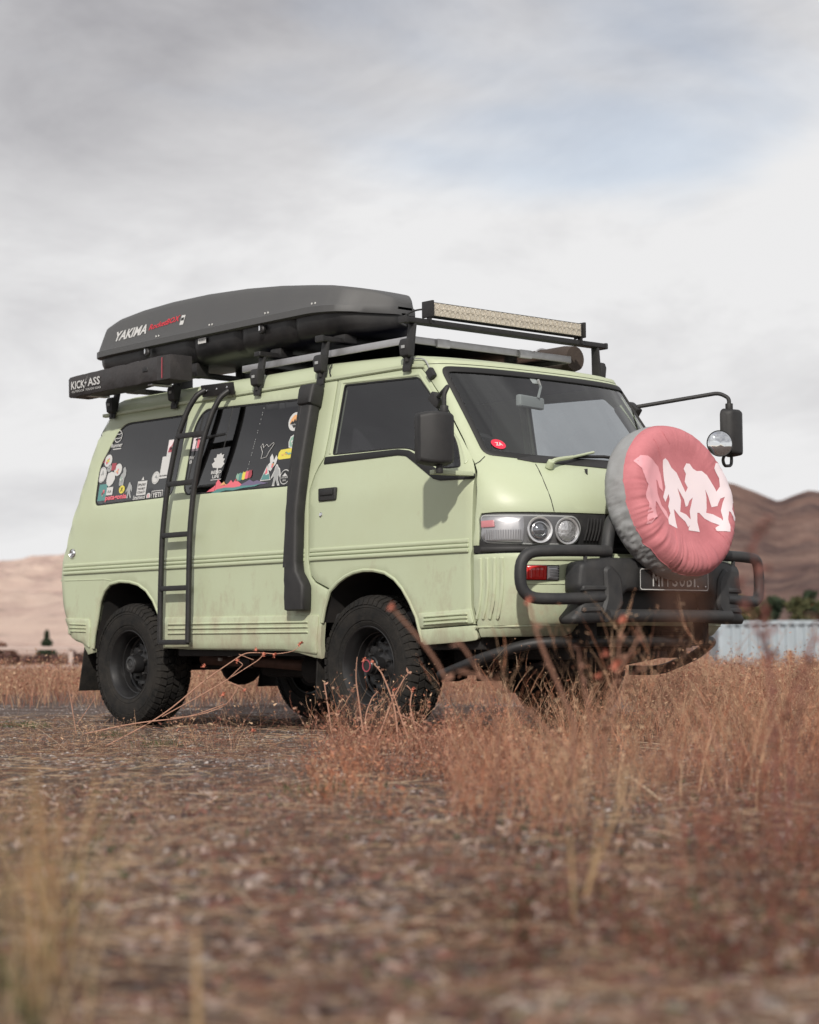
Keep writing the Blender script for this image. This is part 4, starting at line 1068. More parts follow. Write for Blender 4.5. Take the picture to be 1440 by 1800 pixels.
V, F = polar(fr); g = MB(); g.add(V, F); face = g.build('cover_face', COVP, cover, ang=80)
def grey(A, j):
    h0 = [.031, .016, .0, -.02, -.04, -.06, -.08, -.10, -.115, -.125][j]; r0 = [.3885, .392, .396, .399, .401, .400, .395, .382, .355, .30][j]
    wv = wr_(A, j*.16+.6)
    r_ = r0-.012*max(0, -math.sin(A))*(j/4)+.020*wv*min(1, j/2); h = h0+(.022*wr_(A, 0) if j == 0 else .014*wv)
    h = max(h, -.2)
    return cc_+np.array([0, 1, 0])*(r_*math.cos(A))+cv_*(r_*math.sin(A))+cn*h
V, F = polar([(lambda A, j=j: grey(A, j)) for j in range(10)]); g = MB(); g.add(V, F); g.build('cover_side', COVG, cover, ang=80)
g = MB(); g.tube([cov_ch(.3875*math.cos(a), .3875*math.sin(a)) for a in np.linspace(0, 2*math.pi, 121)[:-1]], .0025, 5, close=True); g.build('cover_piping', COVP, cover)
# seam welts across the face
for pts in ([(-.19, .33), (-.155, .25), (-.12, .17), (-.10, .12)], [(-.10, .375), (-.09, .31), (-.06, .27)], [(-.12, -.16), (-.14, -.22), (-.17, -.29), (-.19, -.33)], [(.17, -.15), (.22, -.21), (.25, -.26)], [(-.05, -.27), (-.08, -.32), (-.10, -.365)]):
    g = MB(); g.tube([cov_ch(a, b) for a, b in arcpts([(a, b, 0) for a, b in pts], .05) for (a, b) in [(a, b)]] if False else [cov_ch(p[0], p[1]) for p in arcpts([(a, b, 0) for a, b in pts], .04)], .0022, 5); g.build('cover_seam', COVP, face)
F1 = [(-0.33, 0.177), (-0.287, 0.205), (-0.245, 0.202), (-0.2, 0.179), (-0.163, 0.156), (-0.151, 0.121), (-0.151, 0.071), (-0.158, 0.03), (-0.179, 0.049), (-0.183, 0.084), (-0.193, 0.089), (-0.202, 0.018), (-0.189, -0.042), (-0.161, -0.071), (-0.151, -0.11), (-0.147, -0.123), (-0.176, -0.096), (-0.202, -0.062), (-0.225, -0.028), (-0.235, -0.024), (-0.253, -0.065), (-0.257, -0.105), (-0.282, -0.115), (-0.303, -0.141), (-0.332, -0.142), (-0.324, -0.087), (-0.303, -0.037), (-0.321, 0.002), (-0.285, 0.054), (-0.296, 0.093), (-0.307, 0.133)]
F2 = [(-0.12, 0.192), (-0.099, 0.203), (-0.08, 0.192), (-0.06, 0.157), (-0.026, 0.133), (-0.006, 0.088), (0.011, 0.043), (0.023, 0.008), (0.007, -0.036), (-0.01, -0.042), (-0.011, -0.004), (-0.03, 0.031), (-0.042, 0.054), (-0.04, 0.026), (-0.036, -0.01), (-0.06, -0.069), (-0.018, -0.082), (0.012, -0.109), (0.01, -0.129), (-0.021, -0.146), (-0.036, -0.119), (-0.072, -0.092), (-0.097, -0.063), (-0.103, -0.058), (-0.106, -0.089), (-0.107, -0.124), (-0.105, -0.156), (-0.165, -0.136), (-0.159, -0.111), (-0.135, -0.08), (-0.141, -0.045), (-0.12, -0.008), (-0.12, 0.019), (-0.155, -0.023), (-0.165, 0.002), (-0.134, 0.051), (-0.132, 0.097)]
F3 = [(0.032, 0.157), (0.06, 0.187), (0.086, 0.186), (0.105, 0.161), (0.128, 0.15), (0.163, 0.152), (0.194, 0.13), (0.215, 0.095), (0.235, 0.06), (0.244, 0.039), (0.254, 0.009), (0.232, -0.029), (0.191, -0.035), (0.184, -0.01), (0.18, 0.016), (0.165, 0.056), (0.164, 0.015), (0.151, -0.042), (0.141, -0.066), (0.188, -0.072), (0.235, -0.095), (0.244, -0.116), (0.216, -0.132), (0.175, -0.118), (0.12, -0.097), (0.087, -0.068), (0.072, -0.069), (0.058, -0.118), (0.062, -0.168), (-0.023, -0.163), (-0.018, -0.148), (0.006, -0.13), (0.009, -0.104), (0.014, -0.063), (0.041, -0.022), (0.060, 0.010), (0.028, -0.010), (0.008, -0.036), (-0.009, -0.034), (0.008, 0.028), (0.038, 0.06), (0.024, 0.09), (0.044, 0.132)]
F4 = [(0.243, 0.164), (0.267, 0.194), (0.29, 0.193), (0.31, 0.157), (0.337, 0.117), (0.352, 0.076), (0.362, 0.045), (0.366, 0.014), (0.364, -0.018), (0.346, -0.008), (0.323, -0.045), (0.338, -0.076), (0.346, -0.098), (0.336, -0.108), (0.322, -0.098), (0.307, -0.062), (0.296, -0.057), (0.274, -0.104), (0.282, -0.13), (0.271, -0.166), (0.177, -0.162), (0.181, -0.144), (0.235, -0.121), (0.246, -0.095), (0.247, -0.054), (0.268, -0.011), (0.285, 0.017), (0.258, 0.009), (0.230, -0.029), (0.226, 0.002), (0.236, 0.039), (0.265, 0.071), (0.266, 0.113), (0.252, 0.144)]
for P_, m_ in ((F1, COVL), (F2, COVW), (F3, COVW), (F4, COVW)):
    panel('ape_print', [(a, b-.005) for a, b in P_], cov_ch, m_, face, th=0, edge=0, off=.0022, step=.018, flip=False, ang=80)

# ---------------------------------------------------------------- snorkel
def rrect(c, ax_x, ax_y, w_, d_, r_=.02):
    q = rnd([(-w_/2, -d_/2), (w_/2, -d_/2), (w_/2, d_/2), (-w_/2, d_/2)], r_, 4)
    return [Vector(c)+Vector(ax_x)*a+Vector(ax_y)*b for a, b in q]
def body_out(u, z, o):
    P, n = cnormal(side_ch, u, z)
    if np.dot(n, P-CEN) < 0: n = -n
    return Vector(P+n*o), Vector(n)
rings = []
for z, xc, w_, d_ in ((.665, -.482, .150, .060), (.672, -.482, .165, .072), (.74, -.480, .168, .076), (.80, -.478, .165, .076), (.83, -.490, .150, .076), (.875, -.508, .112, .074), (.93, -.512, .102, .074), (1.2, -.512, .100, .075), (1.45, -.510, .100, .075), (1.78, -.506, .102, .076)):
    c, n = body_out(xc, z, .004+d_/2); rings.append(rrect(c, (1, 0, 0), n, w_, d_, .026))
g = MB(); g.loft(rings); sn = g.build('snorkel', BLK, van, ang=50)
rings = []
for z, w_, d_ in ((1.775, .112, .084), (1.782, .124, .092), (1.86, .128, .092), (1.885, .122, .086), (1.893, .10, .066)):
    c, n = body_out(-.505, z, .004+d_/2); rings.append(rrect(c, (1, 0, 0), n, w_, d_, .022))
g = MB(); g.loft(rings); g.build('snorkel_head', BLK, sn, ang=50)
rings = []
for z, xc, w_, d_ in ((.90, -.548, .030, .064), (1.4, -.546, .030, .064), (1.77, -.545, .030, .066)):
    c, n = body_out(xc, z, .004+d_/2+.012); rings.append(rrect(c, (1, 0, 0), n, w_, d_, .006))
g = MB(); g.loft(rings); g.build('snorkel_flange', BLK, sn, ang=50)
for z in (1.36, 1.76):
    c, n = body_out(-.582, z, .01); g = MB(); g.box(c, (.03, .016, .022)); g.build('snorkel_clip', BLK, sn, bevel=.004)

# ---------------------------------------------------------------- side mirrors
for sg, hc, top, mount in ((-1, Vector((.850, -1.088, 1.478)), Vector((.905, -1.045, 1.695)), Vector((.535, -.775, 1.735))), (1, Vector((.880, 1.13, 1.645)), Vector((.875, 1.085, 1.835)), Vector((.505, .765, 1.80)))):
    RZ = Matrix.Rotation(R(sg*20), 3, 'Z')
    bx = MB(); rings = []
    for y, wx, hz in ((-.092, .045, .225), (-.085, .062, .250), (-.04, .084, .270), (.01, .092, .275), (.07, .078, .268), (.090, .062, .250), (.097, .04, .225)):
        q = rnd([(-.035, -hz/2), (wx-.035, -hz/2+.012), (wx-.035, hz/2-.012), (-.035, hz/2)], .018, 4)
        rings.append([hc+RZ @ Vector((a, -sg*y, b)) for a, b in q])
    bx.loft(rings); sm = bx.build('side_mirror', BLK, van, ang=38)
    g = MB(); g.add([hc+RZ @ Vector((-.036, a, b)) for a, b in ((-.082, -.118), (.082, -.118), (.082, .118), (-.082, .118))], [(0, 1, 2, 3)]); g.build('mirror_glass', MIR, sm, smooth=False)
    e = hc+Vector((.02, -sg*.045, .150))
    g = MB(); g.tube(arcpts([mount, mount+(top-mount)*.93+Vector((0, 0, .035)), Vector((e.x, e.y, top.z)), e], .05, 6), .0115, 10); g.build('mirror_arm', BLK, sm, ang=60)
    g = MB(); g.tube([e+Vector((0, 0, .01)), e+Vector((0, 0, -.03))], .021, 14); g.build('mirror_collar', BLK, sm, bevel=.003)
    g = MB(); g.box(mount+Vector((-.02, -sg*.01, -.015)), (.085, .05, .055), Matrix.Rotation(R(38), 3, 'Y')); g.build('mirror_mount', BLK, sm, bevel=.01)
    # lower stay with its painted bracket
    b0 = Vector((.80, sg*.845, 1.338)); lo = hc+Vector((.01, -sg*.02, -.135))
    if sg < 0:
        g = MB(); g.tube([lo+Vector((0, 0, .02)), lo+Vector((0, 0, -.035))], .018, 12); g.build('mirror_collar', BLK, sm, bevel=.003)
        g = MB(); g.box((.815, -.945, 1.318), (.045, .235, .022), Matrix.Rotation(R(-8), 3, 'Z')); g.build('mirror_bracket', PAINT, sm, bevel=.004)
    else:
        g = MB(); g.tube(arcpts([lo+Vector((0, 0, .03)), lo+Vector((0, 0, -.05)), lo+Vector((.03, -.10, -.06)), lo+Vector((.05, -.14, -.02)), lo+Vector((.05, -.09, .02))], .03), .009, 8); g.build('mirror_stay', BLK, sm, ang=60)
        rc = lo+Vector((.055, -.165, .060))
        g = MB(); g.lathe([(.0001, .014), (.03, .012), (.055, .006), (.068, 0)], rc, Vector((.80, -.60, .05)), 32); g.build('round_mirror_glass', MIR, sm, ang=80)
        g = MB(); g.lathe([(.066, -.002), (.072, .003), (.074, -.003), (.060, -.024), (.0001, -.03)], rc, Vector((.80, -.60, .05)), 32); g.build('round_mirror', BLK, sm, ang=50)

# ---------------------------------------------------------------- ladder on the side
lad = empty('side_ladder', (-1.60, -.91, .50))
tag(lad, 'black steel ladder hooked over the side of the van between the stickered windows', 'ladder')
rails = []
RA = [(-1.752, -.905, .500), (-1.745, -.905, .80), (-1.728, -.905, 1.13), (-1.695, -.893, 1.40), (-1.640, -.862, 1.70), (-1.585, -.820, 1.87), (-1.545, -.785, 1.95), (-1.52, -.745, 1.975)]
RB = [(-1.470, -.905, .500), (-1.462, -.905, .80), (-1.452, -.905, 1.13), (-1.430, -.893, 1.38), (-1.385, -.862, 1.66), (-1.345, -.820, 1.83), (-1.315, -.785, 1.915), (-1.29, -.745, 1.95)]
for A_ in (RA, RB):
    g = MB(); g.tube(arcpts(A_, .08, 3), .0165, 10); g.build('ladder_rail', BMET, lad, ang=60)
def on_rail(A_, z):
    a = np.array(A_); return Vector((np.interp(z, a[:, 2], a[:, 0]), np.interp(z, a[:, 2], a[:, 1]), z))
for z in (.502, .815, 1.125, 1.425, 1.705):
    a, b = on_rail(RA, z), on_rail(RB, z-.0)
    g = MB(); d = (b-a); g.box((a+b)/2, (d.length, .026, .030), Matrix.Rotation(math.atan2(d.y, d.x), 3, 'Z')); g.build('rung', BMET, lad, bevel=.005)
g = MB(); g.box((-1.40, -.742, 1.968), (.31, .014, .070), Matrix.Rotation(R(2), 3, 'Y') @ Matrix.Rotation(R(12), 3, 'X')); hp = g.build('hook_plate', BMET, lad, bevel=.004)
for x in (-1.50, -1.40, -1.30):
    g = MB(); g.lathe([(.008, .004), (.008, .009), (.0001, .011)], (x, -.744, 1.972), (0, -1, 0), 6); g.build('bolt', CHR, hp)

# ---------------------------------------------------------------- roof rack
rack = empty('roof_rack', (-1.1, 0, 1.93))
tag(rack, 'five black crossbars on gutter feet across the green van roof', 'roof rack')
BARS = [(.255, 2.168), (-.46, 2.155), (-1.03, 2.135), (-1.85, 2.115), (-2.52, 2.085)]
for i, (x, z) in enumerate(BARS):
    yl = .76 if i == 0 else .74
    g = MB(); yy0 = -.95 if i >= 3 else -yl
    g.box((x, (yl+yy0)/2, z), (.058, yl-yy0, .030)); cb = g.build('crossbar', BMET, rack, bevel=.009, seg=3)
    for s_ in (-1, 1):
        y = s_*.695
        top = Vector((x, y, z-.012)); bot = Vector((x-.012, s_*.722, 1.925))
        g = MB()
        H = z-1.945
        rg = []
        for t, w_, d_ in ((0, .062, .018), (.25, .062, .018), (.5, .058, .018), (.8, .052, .018), (1, .050, .018)):
            c = bot.lerp(top, t); rg.append([c+Vector((a, b, 0)) for a, b in ((-w_/2, -d_/2), (w_/2, -d_/2), (w_/2, d_/2), (-w_/2, d_/2))])
        g.loft(rg); ft = g.build('rack_foot', BLK, rack, bevel=.004)
        c = bot.lerp(top, .38 if H < .2 else .42)+Vector((0, s_*.014, 0))
        g = MB(); rg = []
        for dz, w_, d_ in ((-.052, .040, .020), (-.040, .064, .040), (.02, .070, .048), (.045, .062, .038), (.050, .05, .026)):
            rg.append([c+Vector((a, b*1.0+s_*d_*.2, dz)) for a, b in ((-w_/2, -d_/2), (w_/2, -d_/2), (w_/2, d_/2), (-w_/2, d_/2))])
        g.loft(rg); cl = g.build('foot_clamp', BLK, ft, bevel=.005)
        g = MB(); g.tube([c+Vector((0, s_*.006, -.05)), c+Vector((0, s_*.006, -.072))], .012, 8); g.build('clamp_knob', BMET, ft)
        g = MB(); g.box(c+Vector((0, s_*.035, .004)), (.026, .004, .016)); g.build('clamp_badge', GRY, ft, bevel=.001)
        g = MB(); g.box(bot+Vector((.0, s_*.006, -.010)), (.058, .012, .030)); g.build('gutter_hook', BLK, ft, bevel=.003)
        if i in (1, 0):
            g = MB(); g.box((x, s_*yl, z), (.064, .02, .036)); g.build('end_cap', BLK, cb, bevel=.006)

# ---------------------------------------------------------------- roof box
def _sh(x):   # stretch the rear of the box
    return x-.13*min(1, max(0, (-1.0-x)/1.4))
box = empty('roof_cargo_box', (-1.45, -.38, 2.16))
tag(box, 'long black hard-shell roof cargo box with worn lettering, on the crossbars', 'roof box')
ST = [  # x, y near, y far, lid top, tray bottom
    (-2.755, -.52, -.24, 2.372, 2.30), (-2.745, -.60, -.16, 2.42, 2.27), (-2.715, -.645, -.115, 2.468, 2.235), (-2.65, -.668, -.092, 2.520, 2.205), (-2.50, -.680, -.080, 2.556, 2.185), (-2.25, -.688, -.072, 2.578, 2.175), (-1.95, -.694, -.066, 2.588, 2.17),
    (-1.60, -.698, -.062, 2.584, 2.165), (-1.25, -.70, -.06, 2.564, 2.165), (-.95, -.70, -.06, 2.535, 2.165), (-.66, -.70, -.06, 2.498, 2.168), (-.50, -.695, -.065, 2.475, 2.172), (-.41, -.672, -.088, 2.458, 2.178), (-.35, -.62, -.135, 2.444, 2.185), (-.28, -.52, -.20, 2.424, 2.20), (-.225, -.44, -.25, 2.392, 2.22), (-.205, -.40, -.28, 2.365, 2.26)]
ST = [(_sh(s[0]),)+s[1:] for s in ST]
SX = np.array([s[0] for s in ST])
def stn(x): return [np.interp(x, SX, [s[k] for s in ST]) for k in range(1, 5)]
def rimz(x): return 2.345-.022*max(0, (x+.6)/.4)
xs_ = np.concatenate([np.linspace(-2.885, -2.75, 9), np.linspace(-2.68, -.62, 70), np.linspace(-.58, -.205, 20)])
lid, tray, rim = [], [], []
for x in xs_:
    yn, yf, zt, zb = stn(x); rz = rimz(x); zt = max(zt, rz+.03); zb = min(zb, rz-.03); c = (yn+yf)/2; hw = (yf-yn)/2; hl = zt-rz
    sec = [(-1.0, 0), (-.985, .05), (-.94, .28), (-.885, .56), (-.835, .82), (-.80, .93), (-.75, .975), (-.40, 1.0), (0, 1.01), (.40, 1.0), (.75, .975), (.80, .93), (.835, .82), (.885, .56), (.94, .28), (.985, .05), (1.0, 0)]
    lid.append([(x, c+a*(hw-.006), rz+b*hl) for a, b in sec])
    rim.append([(x, c+a*hw, rz+b) for a, b in ((-1, -.026), (-1.0, .010), (-.985, .014), (.985, .014), (1, .010), (1, -.026), (.97, -.030), (-.97, -.030))])
    ht = rz-.02-zb
    rib = -.014*sum(math.exp(-((x-q)/.022)**2) for q in (-2.28, -1.78, -1.30, -.80))*1.8
    bl = .04*math.exp(-((x+1.25)/.2)**2)
    tray.append([(x, c+a*(hw-.036+rib*(1 if abs(a) > .5 else 0)), rz-.02-b*ht) for a, b in ((-1, 0), (-.99, .25), (-.97, .50), (-.92, .72), (-.82, .88), (-.66, .97), (-.4, 1.0), (0, 1.0), (.4, 1.0), (.66, .97), (.82, .88), (.92, .72), (.97, .50), (.99, .25), (1, 0))])
g = MB(); g.loft(lid); g.build('box_lid', BOXP, box, ang=60)
g = MB(); g.loft(rim); g.build('box_rim', BOXP, box, ang=40)
g = MB(); g.loft(tray); g.build('box_tray', BOXB, box, ang=60)
def boxside(x, z_, o=.003):
    yn, yf, zt, zb = stn(x); rz = rimz(x); hw = (yf-yn)/2; c = (yn+yf)/2; b = (z_-rz)/(zt-rz)
    a = np.interp(b, [0, .05, .28, .56, .82], [-1, -.985, -.94, -.885, -.835]); return Vector((x, c+a*(hw-.006)-o, z_+.0))
text_obj('box_lettering', 'YAKIMA', WHT, box, lambda x, y, e: boxside(-2.43+x, 2.435+y+.02*x), size=.062, width=.36, shear=.25, bold=.03)
text_obj('box_lettering', 'RocketBOX', RED, box, lambda x, y, e: boxside(-2.06+x, 2.452+y+.06*x), size=.036, width=.33, shear=.25, bold=.02)
g = MB(); g.add([boxside(-1.865+a, 2.445+b) for a, b in ((-.022, -.03), (.018, -.032), (.024, .028), (-.016, .03))], [(0, 1, 2, 3)]); g.build('box_sticker', WHT, box, smooth=False)
g = MB(); g.add([boxside(-1.865+a, 2.447+b, .004) for a, b in ((-.014, -.006), (.016, -.006), (.016, .012), (-.014, .012))], [(0, 1, 2, 3)]); g.build('box_sticker', BLKP, box, smooth=False)
g = MB(); g.add([(-1.655+a, -.672, 2.292+b) for a, b in ((-.04, -.016), (.04, -.016), (.04, .016), (-.04, .016))], [(0, 1, 2, 3)]); o_ = g.build('box_label', WHT, box, smooth=False)
text_obj('label_lettering', 'WARNING', BLKP, o_, lambda x, y, e: Vector((-1.655+x, -.6735, 2.294+y)), size=.012, width=.064)
for x in (-2.12, -1.56, -1.02, -.60):
    for dx in (0, .028):
        g = MB(); p = boxside(x+dx, rimz(x)+.028, .002); g.lathe([(.006, 0), (.006, .003), (.0001, .004)], p, (0, -1, 0), 10); g.build('rivet', PLW, box)
for x in (-2.22, -1.06):
    g = MB(); g.lathe([(.026, 0), (.026, .012), (.020, .018), (.0001, .018)], (x, -.672, 2.285), (0, -1, 0), 18); lk = g.build('box_lock', BMET, box)
    g = MB(); g.box((x, -.695, 2.290), (.012, .008, .030)); g.build('lock_key', CHR, lk, bevel=.002)
for x in (-2.52, -1.85, -1.03, -.46):
    for y in (-.56, -.20):
        g = MB(); zb = stn(x)[3]; bz = dict((round(a, 2), b) for a, b in BARS)[round(x, 2)]; g.box((x, y, (zb+bz)/2), (.10, .09, max(.03, zb-bz+.03))); g.build('box_clamp', BMET, box, bevel=.008)

# ---------------------------------------------------------------- awning bag
aw = empty('awning_bag', (-2.18, -.87, 2.03))
tag(aw, 'short black vinyl awning bag with white lettering, cantilevered beside the roof box', 'awning')
ax0, ax1 = -2.70, -1.60
rings = []
for i, x in enumerate(np.linspace(ax0, ax1, 40)):
    t = (x-ax0)/(ax1-ax0); z0 = 2.028+.010*t; h = .130+.014*t; q = []
    e = 1-.12*math.exp(-((x-ax0)/.012)**2)-.10*math.exp(-((x-ax1)/.012)**2)
    for a, b in rnd([(-.075, -.5), (.075, -.5), (.075, .5), (-.075, .5)], .022, 4):
        wv = .004*noise.noise(Vector((x*9, a*20, b*4)))+.0025*noise.noise(Vector((x*25, a*30, b*7)))
        q.append((x, -.872+a*e+wv, z0+h*(.5+b*e*(1+.0))+wv*1.5-.012*(1-abs(2*t-1))*0))
    rings.append(q)
g = MB(); g.loft(rings); g.build('awning_cover', VINYL, aw, ang=60)
pl_ = lambda x, y, e: Vector((-2.50+x, -.9485-e, 2.098+y))
g = MB(); rg = []
for x in (-1.72, -1.66, -1.585):
    rg.append([(x, -.872+a*1.05, 2.107+b*.146) for a, b in rnd([(-.075, -.5), (.075, -.5), (.075, .5), (-.075, .5)], .022, 4)])
g.loft(rg); g.build('awning_end_cap', VINYL, aw, bevel=.003)
g = MB()
for z in (-.0,):
    g.tube([(-1.665, -.953, 2.045), (-1.662, -.955, 2.165), (-1.66, -.87, 2.183)], .0035, 5)
g.build('zip', MAR, aw)
text_obj('awning_lettering', 'KICK', WHT, aw, lambda x, y, e: Vector((-2.575+x, -.9520-e, 2.100+y)), size=.050, width=.155, bold=.02)
text_obj('awning_lettering', 'ASS', WHT, aw, lambda x, y, e: Vector((-2.395+x, -.9520-e, 2.104+y)), size=.050, width=.135, bold=.02)
text_obj('awning_lettering', 'OUTDOOR  TOUGH GEAR', WHT, aw, lambda x, y, e: Vector((-2.48+x, -.9520-e, 2.060+y)), size=.013, width=.33)
g = MB(); g.add([(-2.492+a, -.9525, 2.10+b) for a, b in ((.03, .05), (-.012, .0), (.006, .0), (-.03, -.05), (.018, .008), (.0, .008))], [(0, 1, 2, 5), (2, 3, 4, 5)]); g.build('lightning_emblem', WHT, aw, smooth=False)
for x in (-2.52, -1.85):
    g = MB(); g.box((x, -.84, 2.03), (.05, .14, .010)); g.box((x, -.775, 2.06), (.05, .012, .06)); g.build('awning_bracket', ALU, aw, bevel=.002)

# ---------------------------------------------------------------- light bar
lb = empty('light_bar', (.27, -.02, 2.19))
tag(lb, 'long rectangular LED light bar on the front crossbar above the windscreen', 'light bar')
Y0, Y1, ZL, XL = -.60, .555, 2.237, .285
RL = Matrix.Rotation(R(-4), 3, 'Y')
g = MB(); g.box((XL-.02, (Y0+Y1)/2, ZL), (.055, Y1-Y0, .078)); g.build('light_housing', BMET, lb, bevel=.006)
for k in range(9):
    g = MB(); g.box((XL-.058, (Y0+Y1)/2, ZL-.03+k*.0075), (.03, Y1-Y0-.03, .003)); g.build('cooling_fin', BMET, lb, smooth=False)
for s_, y in ((-1, Y0), (1, Y1)):
    g = MB(); g.box((XL-.015, y, ZL), (.085, .014, .088)); g.build('end_plate', BMET, lb, bevel=.004)
    g = MB(); g.box((XL-.01, y-s_*.004, 2.185), (.03, .012, .05)); g.build('foot_bracket', BMET, lb, bevel=.002)
for k in range(2):
    z = ZL+(.5-k)*.036
    n = 30
    for i in range(n):
        y = Y0+.022+(Y1-Y0-.044)*(i+.5)/n; s = (Y1-Y0-.044)/n*.5
        if i == 0 and k == 0:
            g = MB(); g.lathe([(.006, -.010), (.012, -.003), (s*.98, .0), (s*.98, .002)], (0, 0, 0), (1, 0, 0), 10); pr = g.build('led_reflector', LED, None); me_ = pr.data; off_ = pr.location.copy(); bpy.data.objects.remove(pr)
        o = bpy.data.objects.new('led_reflector', me_); COL.objects.link(o); o.location = Vector((XL+.0095, y, z))+off_; o.scale = (1, 1, .92); o.parent = lb; o.matrix_parent_inverse = MW(lb).inverted()
g = MB(); g.box((XL+.006, (Y0+Y1)/2, ZL), (.006, Y1-Y0-.03, .068)); g.build('lens_backing', LED, lb, bevel=.001)
g = MB(); g.add([(XL+.0145, Y0+.012, ZL-.035), (XL+.0145, Y1-.012, ZL-.035), (XL+.0145, Y1-.012, ZL+.035), (XL+.0145, Y0+.012, ZL+.035)], [(0, 1, 2, 3)]); g.build('front_lens', GLN, lb, smooth=False)
g = MB(); g.tube(arcpts([(XL-.05, Y0+.03, ZL+.01), (XL-.14, Y0+.0, ZL+.01), (XL-.19, Y0-.06, ZL-.05), (XL-.08, Y0-.09, ZL-.09)], .05), .005, 6); g.build('power_cable', BLK, lb)

# ---------------------------------------------------------------- solar panel and rolled bag
sp = empty('solar_panel', (-.55, -.03, 2.06))
tag(sp, 'aluminium-framed solar panel lying flat on the roof just behind the front crossbar', 'solar panel')
x0, x1, y0, y1, zz = -1.30, .175, -.635, .575, 2.085
for c, d in (((x1, (y0+y1)/2, zz), (.012, y1-y0, .038)), ((x0, (y0+y1)/2, zz), (.012, y1-y0, .038)), (((x0+x1)/2, y0, zz), (x1-x0, .012, .038)), (((x0+x1)/2, y1, zz), (x1-x0, .012, .038))):
    g = MB(); g.box(c, d); g.build('panel_frame', ALU, sp, bevel=.002)
g = MB(); g.box(((x0+x1)/2, (y0+y1)/2, zz+.008), (x1-x0-.01, y1-y0-.01, .006)); g.build('cell_sheet', SOLAR, sp, smooth=False)
for y in (-.42, .20):
    g = MB(); g.box((x1+.012, y, zz-.004), (.02, .09, .046)); g.build('clamp_bracket', ALU, sp, bevel=.003)
bagm = mat('bag_cloth', (.05, .037, .030), .75, noise_amt=.5, noise_scale=8, col2=(.09, .065, .05), bump=.4, bump_scale=40)
rb = MB(); rg = []
for x in np.linspace(-1.45, .06, 24):
    e = 1 if x < .04 else .86
    rg.append([(x, .735+.085*math.cos(t)*e+.004*noise.noise(Vector((x*8, math.cos(t)*3, 1))), 2.118+.082*math.sin(t)*e+.004*noise.noise(Vector((x*8, math.sin(t)*3, 5)))) for t in np.linspace(0, 2*math.pi, 25)[:-1]])
rb.loft(rg); bag = rb.build('rolled_roof_bag', bagm, None, ang=50)
tag(bag, 'dark brown rolled bag lying along the far edge of the van roof', 'bag')
st_ = MB(); st_.tube([(-.20, .735+.088*math.cos(t), 2.118+.086*math.sin(t)) for t in np.linspace(0, 2*math.pi, 25)[:-1]], .006, 6, close=True); st_.build('bag_strap', ALU, bag)

# ================================================================ the place
hf = Vector((fwd.x, fwd.y, 0)).normalized()
hr = Vector((rt.x, rt.y, 0)).normalized()
HF, HR, C2 = np.array(hf[:2]), np.array(hr[:2]), np.array(CAM[:2])
def at(px, py, d):
    """world point at forward distance d along the line of sight of a photo pixel"""
    v = fwd+rt2*((px-720)/3516.4)+up2*((900-py)/3516.4)
    return CAM+v*d
def sm(a, b, x):
    t = np.clip((x-a)/(b-a), 0, 1); return t*t*(3-2*t)
def gz(x, y):
    """height of the ground"""
    x = np.asarray(x, float); y = np.asarray(y, float)
    d = (x-C2[0])*HF[0]+(y-C2[1])*HF[1]; l = (x-C2[0])*HR[0]+(y-C2[1])*HR[1]
    z = -1.25*sm(17, 75, d)
    u = .5*np.sin(x*1.7+.6*np.sin(y*1.1))+.5*np.sin(y*2.1+1.3+.7*np.sin(x*.9))
    near = np.clip(1-np.exp(-((np.hypot(x+1, y)-0)/2.6)**4), 0, 1)
    z = z+near*(.012*u+.006*np.sin(x*5.3+y*2)*np.sin(y*6.1-x))-.012
    z = z+near*.05*sm(3.2, 1.0, d)*np.sin(l*5+1)
    return z
def ground_pts(n, p0, p1, d0, d1, pw=1.0, seed=None):
    r_ = rng if seed is None else np.random.default_rng(seed)
    d = d0+(d1-d0)*r_.random(n)**pw; px = p0+(p1-p0)*r_.random(n)
    l = (px-720)/3516.4*d
    return C2[0]+HF[0]*d+HR[0]*l, C2[1]+HF[1]*d+HR[1]*l, d, px
def off_van(x, y, m=.12):
    """keeps plants out of the tyres' footprints and thins them out under the van"""
    k = np.ones(len(x), bool)
    for cx in (0, -2.235):
        for cy in (.695, -.695):
            k &= ~((np.abs(x-cx) < .40+m) & (np.abs(y-cy) < .15+m*.6))
    k &= ~((x > -3.0) & (x < 1.25) & (np.abs(y) < .95))
    return k

